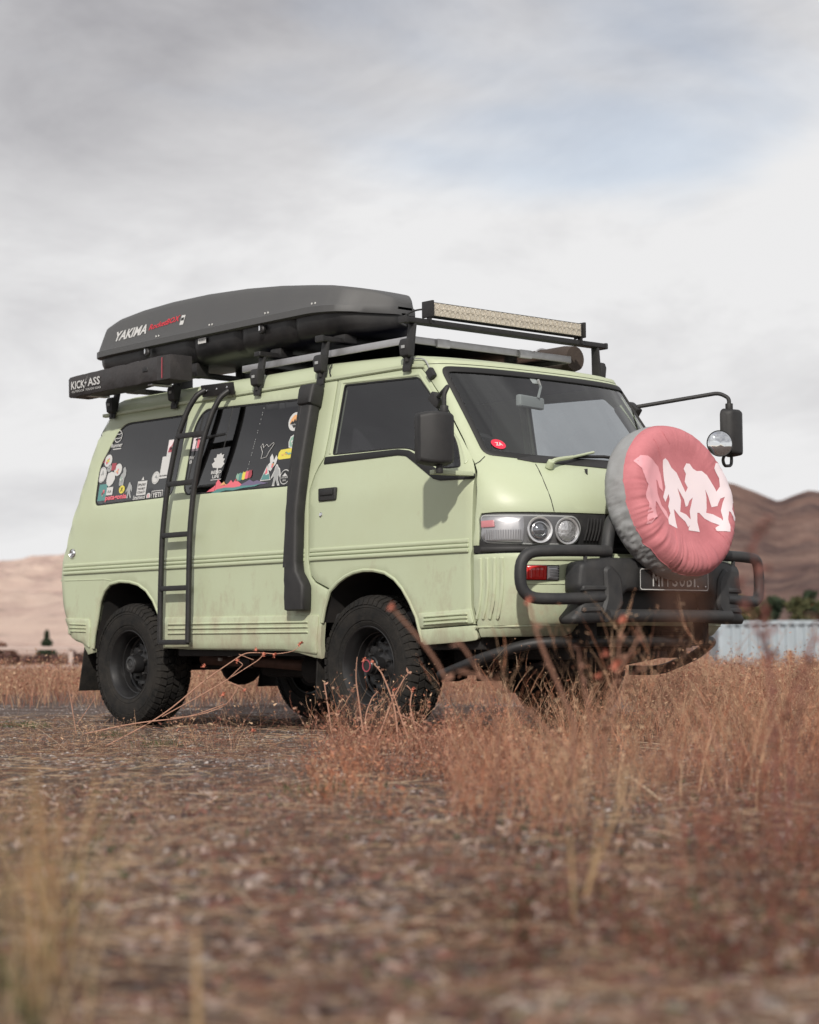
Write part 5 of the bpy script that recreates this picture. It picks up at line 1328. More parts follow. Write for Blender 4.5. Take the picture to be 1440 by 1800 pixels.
# ground sheet, finer near the camera
def axis(n, R_, c):
    t = np.linspace(-1, 1, n); return c+np.sign(t)*(np.abs(t)**3.4)*R_
gx = axis(331, 5200, 1.5); gy = axis(331, 5200, -1.5)
X, Y = np.meshgrid(gx, gy, indexing='ij'); Z = gz(X, Y)
n_ = len(gx); V = np.stack([X, Y, Z], -1).reshape(-1, 3)
ii, jj = np.meshgrid(np.arange(n_-1), np.arange(n_-1), indexing='ij'); a = (ii*n_+jj).ravel()
Fq = np.stack([a, a+n_, a+n_+1, a+1], 1)
def mesh_np(name, V, F, m, parent=None, kind=None, smooth=False, col=None, tri=None):
    me = bpy.data.meshes.new(name)
    nv = len(V); me.vertices.add(nv); me.vertices.foreach_set('co', np.asarray(V, np.float32).ravel())
    parts = [np.asarray(F, np.int32)] if F is not None and len(F) else []
    if tri is not None and len(tri): parts.append(np.asarray(tri, np.int32))
    tot = np.concatenate([np.full(len(p), p.shape[1]) for p in parts]); idx_ = np.concatenate([p.ravel() for p in parts])
    me.loops.add(len(idx_)); me.loops.foreach_set('vertex_index', idx_.astype(np.int32))
    me.polygons.add(len(tot)); st = np.concatenate([[0], np.cumsum(tot)[:-1]]).astype(np.int32)
    me.polygons.foreach_set('loop_start', st)
    if smooth: me.polygons.foreach_set('use_smooth', np.ones(len(tot), bool))
    me.update(calc_edges=True); me.validate()
    if col is not None:
        at_ = me.color_attributes.new('tint', 'FLOAT_COLOR', 'POINT')
        at_.data.foreach_set('color', np.concatenate([col, np.ones((nv, 1))], 1).astype(np.float32).ravel())
    me.materials.append(m)
    o = bpy.data.objects.new(name, me); COL.objects.link(o)
    if parent: o.parent = parent; o.matrix_parent_inverse = MW(parent).inverted()
    if kind: o['kind'] = kind
    return o

def ground_mat():
    m = bpy.data.materials.new('dry_gravel_soil'); m.use_nodes = True; t = m.node_tree; b = t.nodes['Principled BSDF']; l = t.links.new
    g = t.nodes.new('ShaderNodeNewGeometry')
    def nz(s, d=6, r=.6):
        n = t.nodes.new('ShaderNodeTexNoise'); n.inputs['Scale'].default_value = s; n.inputs['Detail'].default_value = d; n.inputs['Roughness'].default_value = r; l(g.outputs['Position'], n.inputs['Vector']); return n
    a, b2, c3 = nz(2.3, 7, .6), nz(24, 8, .75), nz(5, 6, .7)
    r1_ = t.nodes.new('ShaderNodeValToRGB'); e = r1_.color_ramp.elements
    e[0].position = .30; e[0].color = (.045, .034, .031, 1); e[1].position = .74; e[1].color = (.30, .25, .225, 1)
    k = r1_.color_ramp.elements.new(.50); k.color = (.130, .100, .090, 1)
    l(b2.outputs[0], r1_.inputs[0])
    r2_ = t.nodes.new('ShaderNodeValToRGB'); e = r2_.color_ramp.elements
    e[0].position = .36; e[0].color = (.17, .142, .128, 1); e[1].position = .62; e[1].color = (.085, .050, .040, 1)
    l(a.outputs[0], r2_.inputs[0])
    mx_ = t.nodes.new('ShaderNodeMix'); mx_.data_type = 'RGBA'; l(c3.outputs[0], mx_.inputs[0]); l(r1_.outputs[0], mx_.inputs[6]); l(r2_.outputs[0], mx_.inputs[7])
    l(mx_.outputs[2], b.inputs['Base Color']); b.inputs['Roughness'].default_value = .95; b.inputs['Specular IOR Level'].default_value = .15
    bp = t.nodes.new('ShaderNodeBump'); bp.inputs['Strength'].default_value = .9; bp.inputs['Distance'].default_value = .03; l(b2.outputs[0], bp.inputs['Height']); l(bp.outputs[0], b.inputs['Normal'])
    return m
GM = ground_mat()
mesh_np('ground', V, Fq, GM, kind='structure', smooth=True)

def tint_mat(name, rough=.85, trans=.25):
    m = bpy.data.materials.new(name); m.use_nodes = True; t = m.node_tree; b = t.nodes['Principled BSDF']
    a = t.nodes.new('ShaderNodeAttribute'); a.attribute_name = 'tint'
    t.links.new(a.outputs['Color'], b.inputs['Base Color']); b.inputs['Roughness'].default_value = rough; b.inputs['Specular IOR Level'].default_value = .2
    if trans:
        tr = t.nodes.new('ShaderNodeBsdfTranslucent'); t.links.new(a.outputs['Color'], tr.inputs[0]); ms = t.nodes.new('ShaderNodeMixShader'); ms.inputs[0].default_value = trans
        t.links.new(b.outputs[0], ms.inputs[1]); t.links.new(tr.outputs[0], ms.inputs[2]); t.links.new(ms.outputs[0], t.nodes['Material Output'].inputs[0])
    return m
TM = tint_mat('dry_plant'); PM = tint_mat('pebble_stone', .9, 0)

class Strips:
    """many thin curved blades in one mesh"""
    def __init__(s): s.V = []; s.C = []; s.n = 0; s.Q = []; s.T = []
    def add(s, base, dr_, Ln, bend, wd, col, seg=3, tipw=0):
        N_ = len(base); t = np.linspace(0, 1, seg+1)
        P = base[:, None]+dr_[:, None]*(Ln[:, None, None]*t[None, :, None])+bend[:, None]*(Ln[:, None, None]*(t**2)[None, :, None])
        th = rng.random(N_)*np.pi; side = np.stack([np.cos(th), np.sin(th), 0*th], 1)
        sd_ = np.cross(dr_, side); sd_ /= np.maximum(np.linalg.norm(sd_, axis=1), 1e-6)[:, None]
        w_ = wd[:, None]*(1-(1-tipw)*t[None]**1.5)*.5
        A = P[:, :-1]+sd_[:, None]*w_[:, :-1, None]; B = P[:, :-1]-sd_[:, None]*w_[:, :-1, None]
        VV = np.concatenate([np.stack([A, B], 2).reshape(N_, -1, 3), P[:, -1:]], 1)
        k = VV.shape[1]; b0 = s.n+np.arange(N_)*k
        for i in range(seg-1): s.Q.append(np.stack([b0+2*i, b0+2*i+1, b0+2*i+3, b0+2*i+2], 1))
        s.T.append(np.stack([b0+2*(seg-1), b0+2*(seg-1)+1, b0+k-1], 1))
        s.V.append(VV.reshape(-1, 3)); s.C.append(np.repeat(col, k, 0)); s.n += N_*k
        return P
    def build(s, name, kind='stuff', m=None):
        return mesh_np(name, np.concatenate(s.V), np.concatenate(s.Q) if s.Q else None, m or TM, kind=kind, col=np.concatenate(s.C), tri=np.concatenate(s.T))

def rdir(n, up_, spread):
    th = rng.random(n)*2*np.pi; r_ = spread*np.sqrt(rng.random(n))
    v = np.stack([np.cos(th)*r_, np.sin(th)*r_, np.full(n, up_)], 1); return v/np.linalg.norm(v, axis=1)[:, None]
def cols(n, pal, var=.25):
    p = np.array(pal)[rng.integers(0, len(pal), n)]; return np.clip(p*(1+var*(rng.random((n, 1))*2-1)), .005, .9)
STRAW = [(.50, .33, .21), (.40, .24, .15), (.56, .39, .26), (.30, .17, .11)]
RUSTY = [(.36, .160, .105), (.27, .115, .078), (.45, .225, .155), (.18, .078, .06), (.52, .31, .22)]
def fnoise(x, y, s, o=0):
    return (np.sin(x*s+o+1.3*np.sin(y*s*.8+o))+np.sin(y*s*1.3+2*o+1.1*np.sin(x*s*.7)))*.25+.5

def brush(S, x, y, h, pal, w_=.0022, br=5, spread=.45, bw=.6, seeds=True, sw=.006):
    """branching dry weeds"""
    n = len(x); base = np.stack([x, y, gz(x, y)-.01], 1)
    d = rdir(n, 1, spread); bend = rdir(n, .0, .8)*.35; c = cols(n, pal)
    S.add(base, d, h, bend, np.full(n, w_)*(.7+.6*rng.random(n)), c, 3, .3)
    m = n*br; pi_ = rng.integers(0, n, m); t = .25+.7*rng.random(m); Lp = h[pi_]
    b2 = base[pi_]+d[pi_]*(Lp*t)[:, None]+bend[pi_]*(Lp*t*t)[:, None]
    dd = d[pi_]*.8+rdir(m, .4, 1.0)*.75; dd /= np.linalg.norm(dd, axis=1)[:, None]
    L2 = Lp*(.16+.26*rng.random(m))*(1.15-t*.5)
    bd = rdir(m, .1, .9)*.35; c2 = cols(m, pal)
    S.add(b2, dd, L2, bd, np.full(m, w_*bw), c2, 3, .4)
    if seeds:
        e = b2+dd*L2[:, None]+bd*L2[:, None]
        S.add(e, rdir(m, .3, 1.), np.full(m, sw*2.2)*(.5+rng.random(m)), rdir(m, .1, .9)*.2, np.full(m, sw)*(.4+rng.random(m)), cols(m, pal, .35), 2, .6)

# ---- gravel and litter on the open ground
def pebbles(name, n, p0, p1, d0, d1, s0, s1, pw=1.):
    x, y, d, px = ground_pts(n, p0, p1, d0, d1, pw); z = gz(x, y)
    s = s0+(s1-s0)*rng.random(n)**3
    O = np.array([(1, 0, 0), (.3, .95, 0), (-.8, .6, 0), (-.9, -.5, 0), (.2, -1, 0), (.1, .1, .62), (0, 0, -.4)])
    J = 1+.35*(rng.random((n, 7, 3))-.5); th = rng.random(n)*6.28; c, s_ = np.cos(th), np.sin(th)
    P = O[None]*J; Q = np.stack([P[..., 0]*c[:, None]-P[..., 1]*s_[:, None], P[..., 0]*s_[:, None]+P[..., 1]*c[:, None], P[..., 2]*(.6+.5*rng.random((n, 1)))], -1)*s[:, None, None]
    Q += np.stack([x, y, z], 1)[:, None]
    b = (np.arange(n)*7)[:, None]
    tri = np.concatenate([b+np.array(t)[None] for t in ((0, 1, 5), (1, 2, 5), (2, 3, 5), (3, 4, 5), (4, 0, 5))])
    pal = [(.22, .185, .17), (.15, .125, .118), (.30, .26, .24), (.10, .083, .082), (.42, .37, .345), (.17, .12, .105)]
    return mesh_np(name, Q.reshape(-1, 3), None, PM, kind='stuff', col=np.repeat(cols(n, pal), 7, 0), tri=tri)
pebbles('gravel', 17000, -80, 1520, 2.1, 9, .003, .015, 1.25)
pebbles('stones', 420, -80, 1520, 2.2, 12, .014, .040, 1.2)
pebbles('gravel', 22000, -80, 1520, 8, 17, .004, .014)
S = Strips()
n = 24000; x, y, d, px = ground_pts(n, -80, 1520, 2.1, 14, 1.2)
base = np.stack([x, y, gz(x, y)+.004+.01*rng.random(n)], 1)
dirs = rdir(n, .10, 1.6); ln = .03+.20*rng.random(n)**3
S.add(base, dirs, ln, rdir(n, .0, 1)*.12+np.array([0, 0, -.04]), .0015+.0030*rng.random(n)**2, cols(n, [(.36, .23, .15), (.20, .12, .09), (.44, .31, .20), (.13, .08, .065), (.24, .11, .08), (.48, .38, .28)], .3), 3, .5)
n = 3800; x, y, d, px = ground_pts(n, -80, 1520, 2.1, 7, 1.2)   # curled leaf scraps and chips
S.add(np.stack([x, y, gz(x, y)+.006], 1), rdir(n, .25, 1.5), .012+.022*rng.random(n), rdir(n, .4, 1)*.5, .006+.012*rng.random(n), cols(n, [(.30, .15, .12), (.20, .09, .08), (.46, .36, .31), (.13, .08, .08), (.09, .10, .06), (.5, .40, .36)], .3), 2, .5)
S.build('plant_litter')['label'] = 'dry stems and leaf scraps scattered over the gravel'

# low tufts over the gravel
S = Strips()
x, y, d, px = ground_pts(9000, -60, 1500, 3.5, 13.5, 1.0); k = off_van(x, y, .02) & (fnoise(x, y, 2.3, 1) > .45); x, y = x[k], y[k]
brush(S, x, y, .03+.08*rng.random(len(x))**1.5, [(.30, .17, .12), (.22, .13, .10), (.40, .27, .20), (.15, .09, .075)], .0018, 4, .8, sw=.0035)
# green tufts: short and few
x, y, d, px = ground_pts(170, 225, 300, 8.8, 10.2); kx, ky = np.array(at(288, 1302, 9.9)[:2])
x = kx+rng.normal(0, .07, 240); y = ky+rng.normal(0, .07, 240)
for (qx, qd) in ((288, 9.9), (205, 10.9), (20, 12.5), (60, 12.2), (560, 6.6)):
    c = C2+HF*qd+HR*((qx-720)/3516.4*qd); m_ = 130
    xx = c[0]+rng.normal(0, .07, m_); yy = c[1]+rng.normal(0, .07, m_); hh = .02+.045*rng.random(m_)
    S.add(np.stack([xx, yy, gz(xx, yy)-.003], 1), rdir(m_, 1, .9), hh, rdir(m_, 0, 1)*.3, np.full(m_, .004), cols(m_, [(.06, .09, .035), (.10, .12, .05)]), 3)
S.build('low_tufts')['label'] = 'low rusty and green tufts on the gravel'

# brush belt in front of and beside the nose
S = Strips()
def zone(n, p0, p1, d0, d1, h0, h1, pal, thr=.35, sc=1.9, o=0, m=.10, **k_):
    x, y, d, px = ground_pts(n, p0, p1, d0, d1); f = fnoise(x, y, sc, o); k = off_van(x, y, m) & (f > thr); x, y, f = x[k], y[k], f[k]
    h = (h0+(h1-h0)*rng.random(len(x))**1.6)*(.55+.6*np.clip((f-thr)*2, 0, 1)); brush(S, x, y, h, pal, **k_)
ORANGE = [(.46, .20, .115), (.36, .15, .09), (.54, .29, .18), (.22, .10, .065), (.58, .37, .24)]
zone(2100, 780, 1560, 5.0, 9.7, .08, .36, ORANGE+RUSTY, .36, 2.1, .4, br=7, sw=.0042)
zone(420, 540, 1000, 5.6, 7.6, .06, .26, ORANGE, .45, 2.4, 1.1, br=7)
zone(430, 820, 1560, 5.6, 9.7, .26, .52, ORANGE+STRAW, sw=.004, thr=.3, sc=1.6, o=1.4, br=8, w_=.0028, spread=.3)
zone(900, 540, 900, 7.2, 9.6, .06, .30, RUSTY, .42, 2.6, 2.2, br=6)
zone(2400, 1120, 1560, 9.4, 14.5, .14, .40, RUSTY+STRAW, .2, 1.7, 3.1, br=6)
zone(240, 600, 830, 8.3, 9.3, .08, .24, STRAW+RUSTY, .2, 2.6, 5.2, br=7, w_=.003)
c = at(668, 1300, 9.15); n = 60; x = c.x+rng.normal(0, .22, n); y = c.y+rng.normal(0, .10, n); brush(S, x, y, .10+.24*rng.random(n), STRAW+ORANGE, .0032, 8, .6)
c = at(205, 1300, 9.8); n = 30; x = c.x+rng.normal(0, .35, n); y = c.y+rng.normal(0, .25, n); brush(S, x, y, .04+.12*rng.random(n), STRAW, .0024, 6, .8)
c = at(390, 1320, 9.3); n = 34; x = c.x+rng.normal(0, .12, n); y = c.y+rng.normal(0, .12, n); brush(S, x, y, .08+.20*rng.random(n), STRAW+RUSTY, .0024, 7, .6)
S.build('dry_brush')['label'] = 'rust brown dry brush growing round the front of the van'

# the field behind
S = Strips()
x, y, d, px = ground_pts(15000, -120, 1560, 14.3, 34, 1.35); k = off_van(x, y, .3) & ((d > 15.2+1.2*fnoise(x, y, 1.1)) | (px > 1100)); x, y, d = x[k], y[k], d[k]
brush(S, x, y, .16+.22*rng.random(len(x))*(.6+.8*fnoise(x, y, .9, 2)), RUSTY+STRAW, .0045, 4, .5, sw=.010)
x, y, d, px = ground_pts(15000, -140, 1580, 32, 95, 1.3)
brush(S, x, y, .25+.3*rng.random(len(x))*(.6+.8*fnoise(x, y, .4, 2)), RUSTY+STRAW, .011, 2, .45, sw=.03)
S.build('dry_field_grass')['label'] = 'reddish dry field grass behind the van'
S = Strips()
x, y, d, px = ground_pts(30000, -400, 1840, 90, 420, 1.5)
n = len(x); S.add(np.stack([x, y, gz(x, y)-.02], 1), rdir(n, 1, .4), .35+.35*rng.random(n), rdir(n, 0, 1)*.3, np.full(n, .06), cols(n, RUSTY+STRAW), 2)
S.build('far_field_grass')['label'] = 'far dry grass stretching to the hills'

# blurred plants close to the camera
S = Strips()
GST = [(.44, .31, .17), (.34, .24, .13), (.52, .38, .23), (.22, .17, .09), (.15, .14, .06)]
n = 170; x, y, d, px = ground_pts(n, -120, 170, 2.4, 3.9); S.add(np.stack([x, y, gz(x, y)-.01], 1), rdir(n, 1, .55), .10+.34*rng.random(n)**1.2, rdir(n, 0, 1)*.45, .0016+.0022*rng.random(n), cols(n, GST), 5, .2)
n = 22; x, y, d, px = ground_pts(n, 40, 135, 2.6, 3.2); S.add(np.stack([x, y, gz(x, y)-.01], 1), rdir(n, 1, .10), .30+.08*rng.random(n), rdir(n, 0, 1)*.10, .003+.002*rng.random(n), cols(n, [(.42, .28, .15), (.38, .22, .12)]), 5, .5)
n = 70; x, y, d, px = ground_pts(n, -60, 90, 2.2, 2.9); S.add(np.stack([x, y, gz(x, y)-.01], 1), rdir(n, 1, .6), .04+.10*rng.random(n), rdir(n, 0, 1)*.3, np.full(n, .004), cols(n, [(.07, .085, .035), (.13, .12, .05)]), 4, .2)
S.build('foreground_straw')['label'] = 'blurred straw and green grass close to the camera on the left'
S = Strips()
x, y, d, px = ground_pts(1100, 830, 1540, 2.3, 4.6); k = fnoise(x, y, 4.2, 2.) > .40; x, y = x[k], y[k]
brush(S, x, y, .02+.09*rng.random(len(x))**1.4, [(.17, .055, .042), (.12, .045, .036), (.22, .10, .065), (.06, .065, .035)], .0022, 4, .8)
x, y, d, px = ground_pts(1100, 60, 1000, 2.15, 3.4); k = fnoise(x, y, 3.2, 5.) > .5; x, y = x[k], y[k]
brush(S, x, y, .015+.05*rng.random(len(x))**1.4, [(.15, .06, .045), (.12, .05, .04), (.07, .075, .04)], .0022, 4, .9)
x, y, d, px = ground_pts(130, 1180, 1560, 3.6, 5.0); brush(S, x, y, .10+.24*rng.random(len(x)), [(.24, .09, .065), (.19, .075, .055), (.28, .14, .09)], .0024, 6, .4)
x, y, d, px = ground_pts(60, 930, 1200, 4.6, 6.2); brush(S, x, y, .18+.22*rng.random(len(x)), STRAW, .0026, 5, .4)
S.build('foreground_weeds')['label'] = 'blurred low reddish weeds close to the camera on the right'

# ---- weeds that stand out one by one
WT = mat('weed_stem_tan', (.42, .23, .16), .8); WB = mat('weed_stem_brown', (.24, .12, .08), .8); WR = mat('weed_dark_red', (.20, .075, .06), .85); HD = mat('seed_head', (.52, .17, .11), .8)
def weed(name, label, stems, m, heads=(), hm=None, hr_=.012, leaf=0, group=None):
    """stems: lists of (px, py, d, radius) followed from root to tip"""
    root = None
    for st in stems:
        pts = [at(a, b, c) for a, b, c, r_ in st]
        if root is None:
            p0 = pts[0]; z0 = float(gz(p0.x, p0.y)); root = empty(name, (p0.x, p0.y, z0)); tag(root, label, 'weed', group)
        g = MB(); q = arcpts(pts, .5, 4); st = [(s[0], s[1], s[2], s[3]*(.85 if s[2] > 8 else 1)) for s in st]; rr = list(np.interp(np.linspace(0, 1, len(q)), np.linspace(0, 1, len(st)), [s[3] for s in st])); g.tube(q, rr, 6); g.build('stem', m, root, ang=80)
    for a, b, c, r_ in heads:
        g = MB(); P = at(a, b, c); q = random.Random(int(a*7+b))
        for k in range(9):
            dv = Vector((q.gauss(0, 1), q.gauss(0, 1), q.gauss(0, .8))).normalized(); e = dv.cross(Vector((.3, .5, 1))).normalized()*r_*.42
            g.add([P, P+dv*r_+e, P+dv*r_*1.25, P+dv*r_-e], [(0, 1, 2, 3)])
        g.lathe([(.0001, -.5*r_), (.5*r_, -.2*r_), (.55*r_, .2*r_), (.0001, .55*r_)], P, (0, 0, 1), 8); g.build('flower_head', hm or HD, root, smooth=False)
    if leaf:
        g = MB(); q = random.Random(int(stems[0][0][0]))
        for st in stems:
            for k in range(leaf):
                t = q.uniform(.15, 1)*(len(st)-1); i = min(int(t), len(st)-2); f = t-i
                a = [st[i][j]*(1-f)+st[i+1][j]*f for j in range(3)]; P = at(*a); dv = Vector((q.gauss(0, 1), q.gauss(0, 1), q.uniform(-.2, 1))).normalized(); s_ = q.uniform(.006, .016); e = dv.cross(Vector((q.random(), q.random(), 1))).normalized()*s_*.5
                g.add([P, P+dv*s_+e, P+dv*s_*2, P+dv*s_-e], [(0, 1, 2, 3)])
        g.build('dry_leaves', m, root, smooth=False)
    return root
weed('flowering_weed', 'long thin weed with small orange-pink heads leaning across the rear wheel towards the sill',
     [[(185, 1312, 9.6, .004), (285, 1260, 9.6, .0038), (360, 1195, 9.6, .0035), (430, 1148, 9.6, .003), (450, 1147, 9.6, .0028), (490, 1150, 9.6, .0025), (518, 1144, 9.6, .002), (528, 1133, 9.6, .002)],
      [(285, 1260, 9.6, .003), (345, 1227, 9.55, .003), (400, 1195, 9.55, .0028), (455, 1160, 9.55, .0024), (464, 1150, 9.55, .002)], [(400, 1195, 9.55, .0028), (428, 1168, 9.5, .0024), (420, 1163, 9.5, .002), (416, 1158, 9.5, .002)],
      [(300, 1262, 9.5, .003), (350, 1258, 9.45, .003), (400, 1240, 9.4, .0026), (420, 1205, 9.4, .0022)], [(150, 1290, 9.7, .004), (240, 1270, 9.6, .004), (330, 1262, 9.5, .0035), (395, 1238, 9.4, .003)],
      [(405, 1200, 9.4, .0022), (425, 1208, 9.4, .0022), (432, 1216, 9.4, .002)], [(420, 1150, 9.6, .0022), (440, 1158, 9.6, .002), (446, 1160, 9.6, .002)]],
     WT, [(528, 1131, 9.6, .014), (450, 1143, 9.6, .014), (464, 1150, 9.6, .017), (482, 1151, 9.6, .014), (417, 1161, 9.5, .014), (358, 1172, 9.5, .013), (392, 1222, 9.4, .015), (430, 1214, 9.4, .010), (444, 1285, 9.2, .014)])
weed('headed_weed', 'blurred weed stalk with one round orange head standing in front of the bull bar',
     [[(1070, 1420, 4.6, .003), (1060, 1300, 4.6, .003), (1080, 1190, 4.6, .0026), (1120, 1130, 4.6, .0022), (1122, 1100, 4.6, .002)], [(1075, 1290, 4.6, .0026), (1085, 1200, 4.6, .0022), (1090, 1110, 4.6, .002)],
      [(1060, 1400, 4.6, .003), (1035, 1250, 4.6, .0026), (1020, 1180, 4.6, .002), (1018, 1140, 4.6, .002)], [(1078, 1230, 4.6, .0022), (1110, 1190, 4.6, .002), (1128, 1170, 4.6, .002)]],
     WB, [(1093, 1092, 4.6, .0135), (1066, 1150, 4.6, .012), (1082, 1170, 4.6, .014), (1050, 1190, 4.6, .010)], leaf=12)
weed('bent_weed', 'pair of blurred pale brown stalks crossing before the skid tube under the nose',
     [[(1010, 1270, 4.3, .0042), (975, 1190, 4.3, .004), (945, 1120, 4.3, .0038), (930, 1060, 4.3, .003)], [(890, 1215, 4.3, .0034), (850, 1190, 4.3, .0036), (805, 1180, 4.3, .003)], [(990, 1420, 4.3, .0045), (1010, 1330, 4.3, .0042), (1010, 1270, 4.3, .004)],
      [(800, 1230, 4.4, .003), (770, 1165, 4.4, .0035), (735, 1120, 4.4, .0035), (690, 1070, 4.4, .003)], [(860, 1215, 4.4, .003), (830, 1160, 4.4, .003), (805, 1125, 4.4, .0028)], [(860, 1470, 4.4, .003), (880, 1320, 4.4, .003), (862, 1215, 4.4, .003), (800, 1230, 4.4, .003)], [(1010, 1330, 4.3, .003), (940, 1260, 4.3, .003), (890, 1215, 4.3, .003)]],
     WB, [(930, 1055, 4.3, .010), (688, 1068, 4.4, .010)], leaf=4)
weed('dark_weed', 'tall dark red blurred weed rising against the hill, furthest to the right of the van',
     [[(1370, 1500, 3.4, .003), (1362, 1320, 3.4, .003), (1352, 1180, 3.4, .0028), (1345, 1060, 3.4, .0024), (1320, 960, 3.4, .002), (1350, 905, 3.4, .0014)], [(1362, 1300, 3.4, .002), (1400, 1200, 3.4, .002), (1430, 1120, 3.4, .0015)], [(1352, 1180, 3.4, .002), (1330, 1100, 3.4, .0016), (1300, 1020, 3.4, .0012)],
      [(1385, 1480, 3.5, .003), (1390, 1320, 3.5, .003), (1420, 1180, 3.5, .002), (1436, 1080, 3.5, .0014)]], WR, [(1346, 932, 3.4, .007), (1318, 966, 3.4, .009), (1350, 1000, 3.4, .007), (1345, 1078, 3.4, .010), (1362, 1150, 3.4, .010), (1300, 1020, 3.4, .006)], WR, leaf=26)
weed('twiggy_weed', 'thicket of sharp dry twigs standing right in front of the front wheel',
     [[(640, 1300, 9.0, .005), (632, 1240, 9.0, .0045), (625, 1190, 9.0, .003), (628, 1155, 9.0, .002)], [(700, 1310, 9.0, .006), (695, 1240, 9.0, .005), (670, 1180, 9.0, .004), (655, 1165, 9.0, .003)], [(660, 1312, 9.0, .005), (690, 1230, 9.0, .004), (712, 1190, 9.0, .003), (722, 1180, 9.0, .002)],
      [(722, 1310, 9.0, .006), (705, 1262, 9.0, .005), (690, 1215, 9.0, .004)], [(735, 1300, 9.0, .004), (720, 1240, 9.0, .004), (725, 1215, 9.0, .003), (715, 1205, 9.0, .003)], [(585, 1300, 9.1, .004), (578, 1250, 9.1, .004), (570, 1200, 9.1, .003)], [(610, 1300, 9.1, .004), (650, 1262, 9.1, .004), (672, 1240, 9.1, .003)],
      [(760, 1300, 9.1, .004), (735, 1270, 9.1, .004), (700, 1255, 9.1, .003)], [(650, 1310, 9.0, .004), (640, 1262, 9.0, .004), (655, 1225, 9.0, .003), (665, 1215, 9.0, .002)]], WT, [(655, 1163, 9.0, .012), (640, 1160, 9.0, .012), (694, 1212, 9.0, .012), (726, 1212, 9.0, .012)], leaf=7)
weed('nearest_weed', 'hugely blurred dark brown weed almost touching the lens, veiling the number plate',
     [[(1150, 1830, .85, .0012), (1165, 1500, .85, .0012), (1185, 1250, .85, .001), (1205, 1040, .85, .0008)]], WB, [(1205, 1060, .85, .0085), (1195, 1020, .85, .006)], WB)
weed('short_stalk', 'single thick blurred straw stalk at the lower left centre of the picture', [[(350, 1830, 2.45, .0048), (345, 1720, 2.45, .0046), (346, 1640, 2.45, .0040)]], mat('straw_stalk', (.36, .24, .13), .8))
weed('forked_stalk', 'blurred pale stalk forking into a V in the brush to the right', [[(1010, 1630, 3.4, .0030), (1006, 1540, 3.4, .003), (1003, 1470, 3.4, .0026)], [(1032, 1570, 3.4, .003), (1055, 1500, 3.4, .003), (1085, 1430, 3.4, .0024), (1100, 1350, 3.5, .002)], [(1030, 1575, 3.4, .003), (1048, 1500, 3.4, .0026), (1052, 1440, 3.4, .002)]], MATS['straw_stalk'])
weed('leaning_stalk', 'thin blurred stalk leaning left between the brush and the right edge of the picture', [[(1300, 1450, 4.2, .003), (1280, 1370, 4.2, .0028), (1262, 1310, 4.2, .0024), (1225, 1230, 4.2, .002)]], WT)
weed('upright_straw', 'thin sharp straw standing beside the mud flap behind the rear wheel', [[(134, 1290, 10.8, .003), (126, 1240, 10.8, .003), (119, 1200, 10.8, .0018)], [(136, 1272, 10.8, .0024), (152, 1250, 10.8, .002), (167, 1227, 10.8, .0016)]], WT)

# ---------------------------------------------------------------- white trailer, posts, fence
def W_(l, d, z): return Vector((C2[0]+HF[0]*d+HR[0]*l, C2[1]+HF[1]*d+HR[1]*l, z))
WPAINT = mat('trailer_white', (.37, .42, .46), .5, noise_amt=.7, noise_scale=.7, col2=(.27, .31, .34))
def gb(c, dims, name, m, parent=None, bevel=0):
    """box aligned with the view's ground axes: (along right, along forward, up)"""
    g = MB(); RM = Matrix.Rotation(math.atan2(HR[1], HR[0]), 3, 'Z'); g.box(c, dims, RM); return g.build(name, m, parent, bevel=bevel)
Dt, L0, Lw = 66, 10.15, 13.2
tz0, tz1 = -1.05, 1.17
tr_ = empty('white_trailer', W_(L0+Lw/2, Dt, -1.2)); tag(tr_, 'long white ribbed cargo trailer parked in the field at the right', 'trailer')
npn = 22; pw_ = Lw/npn
for k in range(npn):
    l0 = L0+k*pw_; g = MB(); V = []
    prof = [(0, 0), (.10, 0), (.12, -.08), (.22, -.08), (.24, 0), (.40, 0), (.42, -.08), (.52, -.08), (.54, 0), (pw_-.012, 0)]
    for z in (tz0, tz1-.14): V += [W_(l0+a, Dt+b, z) for a, b in prof]
    m_ = len(prof); g.add(V, [(i, i+1, m_+i+1, m_+i) for i in range(m_-1)]); g.build('wall_panel', WPAINT, tr_, smooth=False)
gb(W_(L0+Lw/2, Dt+1.25, (tz0+tz1)/2-.02), (Lw-.04, 2.4, tz1-tz0-.06), 'trailer_body', WPAINT, tr_)
gb(W_(L0+Lw/2+.15, Dt-.06, tz1-.07), (Lw-.3, .12, .14), 'top_rail', WPAINT, tr_, .02)
gb(W_(L0+.06, Dt-.02, (tz0+tz1)/2-.2), (.14, .10, tz1-tz0-.55), 'corner_post', WPAINT, tr_, .02)
g = MB(); g.tube([W_(L0+.06, Dt-.01, tz1-.52), W_(L0+.12, Dt-.01, tz1-.28), W_(L0+.30, Dt-.01, tz1-.06)], .06, 8); g.build('corner_post', WPAINT, tr_)
gb(W_(L0+Lw/2, Dt-.02, tz0-.03), (Lw, .08, .10), 'bottom_rail', ALU, tr_, .01)
vm = mat('vent_dark', (.16, .18, .2), .6)
for k in range(34): gb(W_(L0+.55+k*.245*1.5, Dt-.125, tz1-.085), (.17, .012, .035), 'vent_slot', vm, tr_) if L0+.55+k*.3675 < L0+Lw-.2 else None
for l in (L0+9.5, L0+10.7):
    g = MB(); g.lathe([(.18, -.12), (.42, -.12), (.44, 0), (.42, .12), (.18, .12)], W_(l, Dt+.4, -.80), (hf.x, hf.y, 0), 20); g.build('trailer_wheel', RUB, tr_)
WOOD = mat('post_wood', (.30, .135, .075), .85, noise_amt=.6, noise_scale=6, col2=(.19, .09, .055))
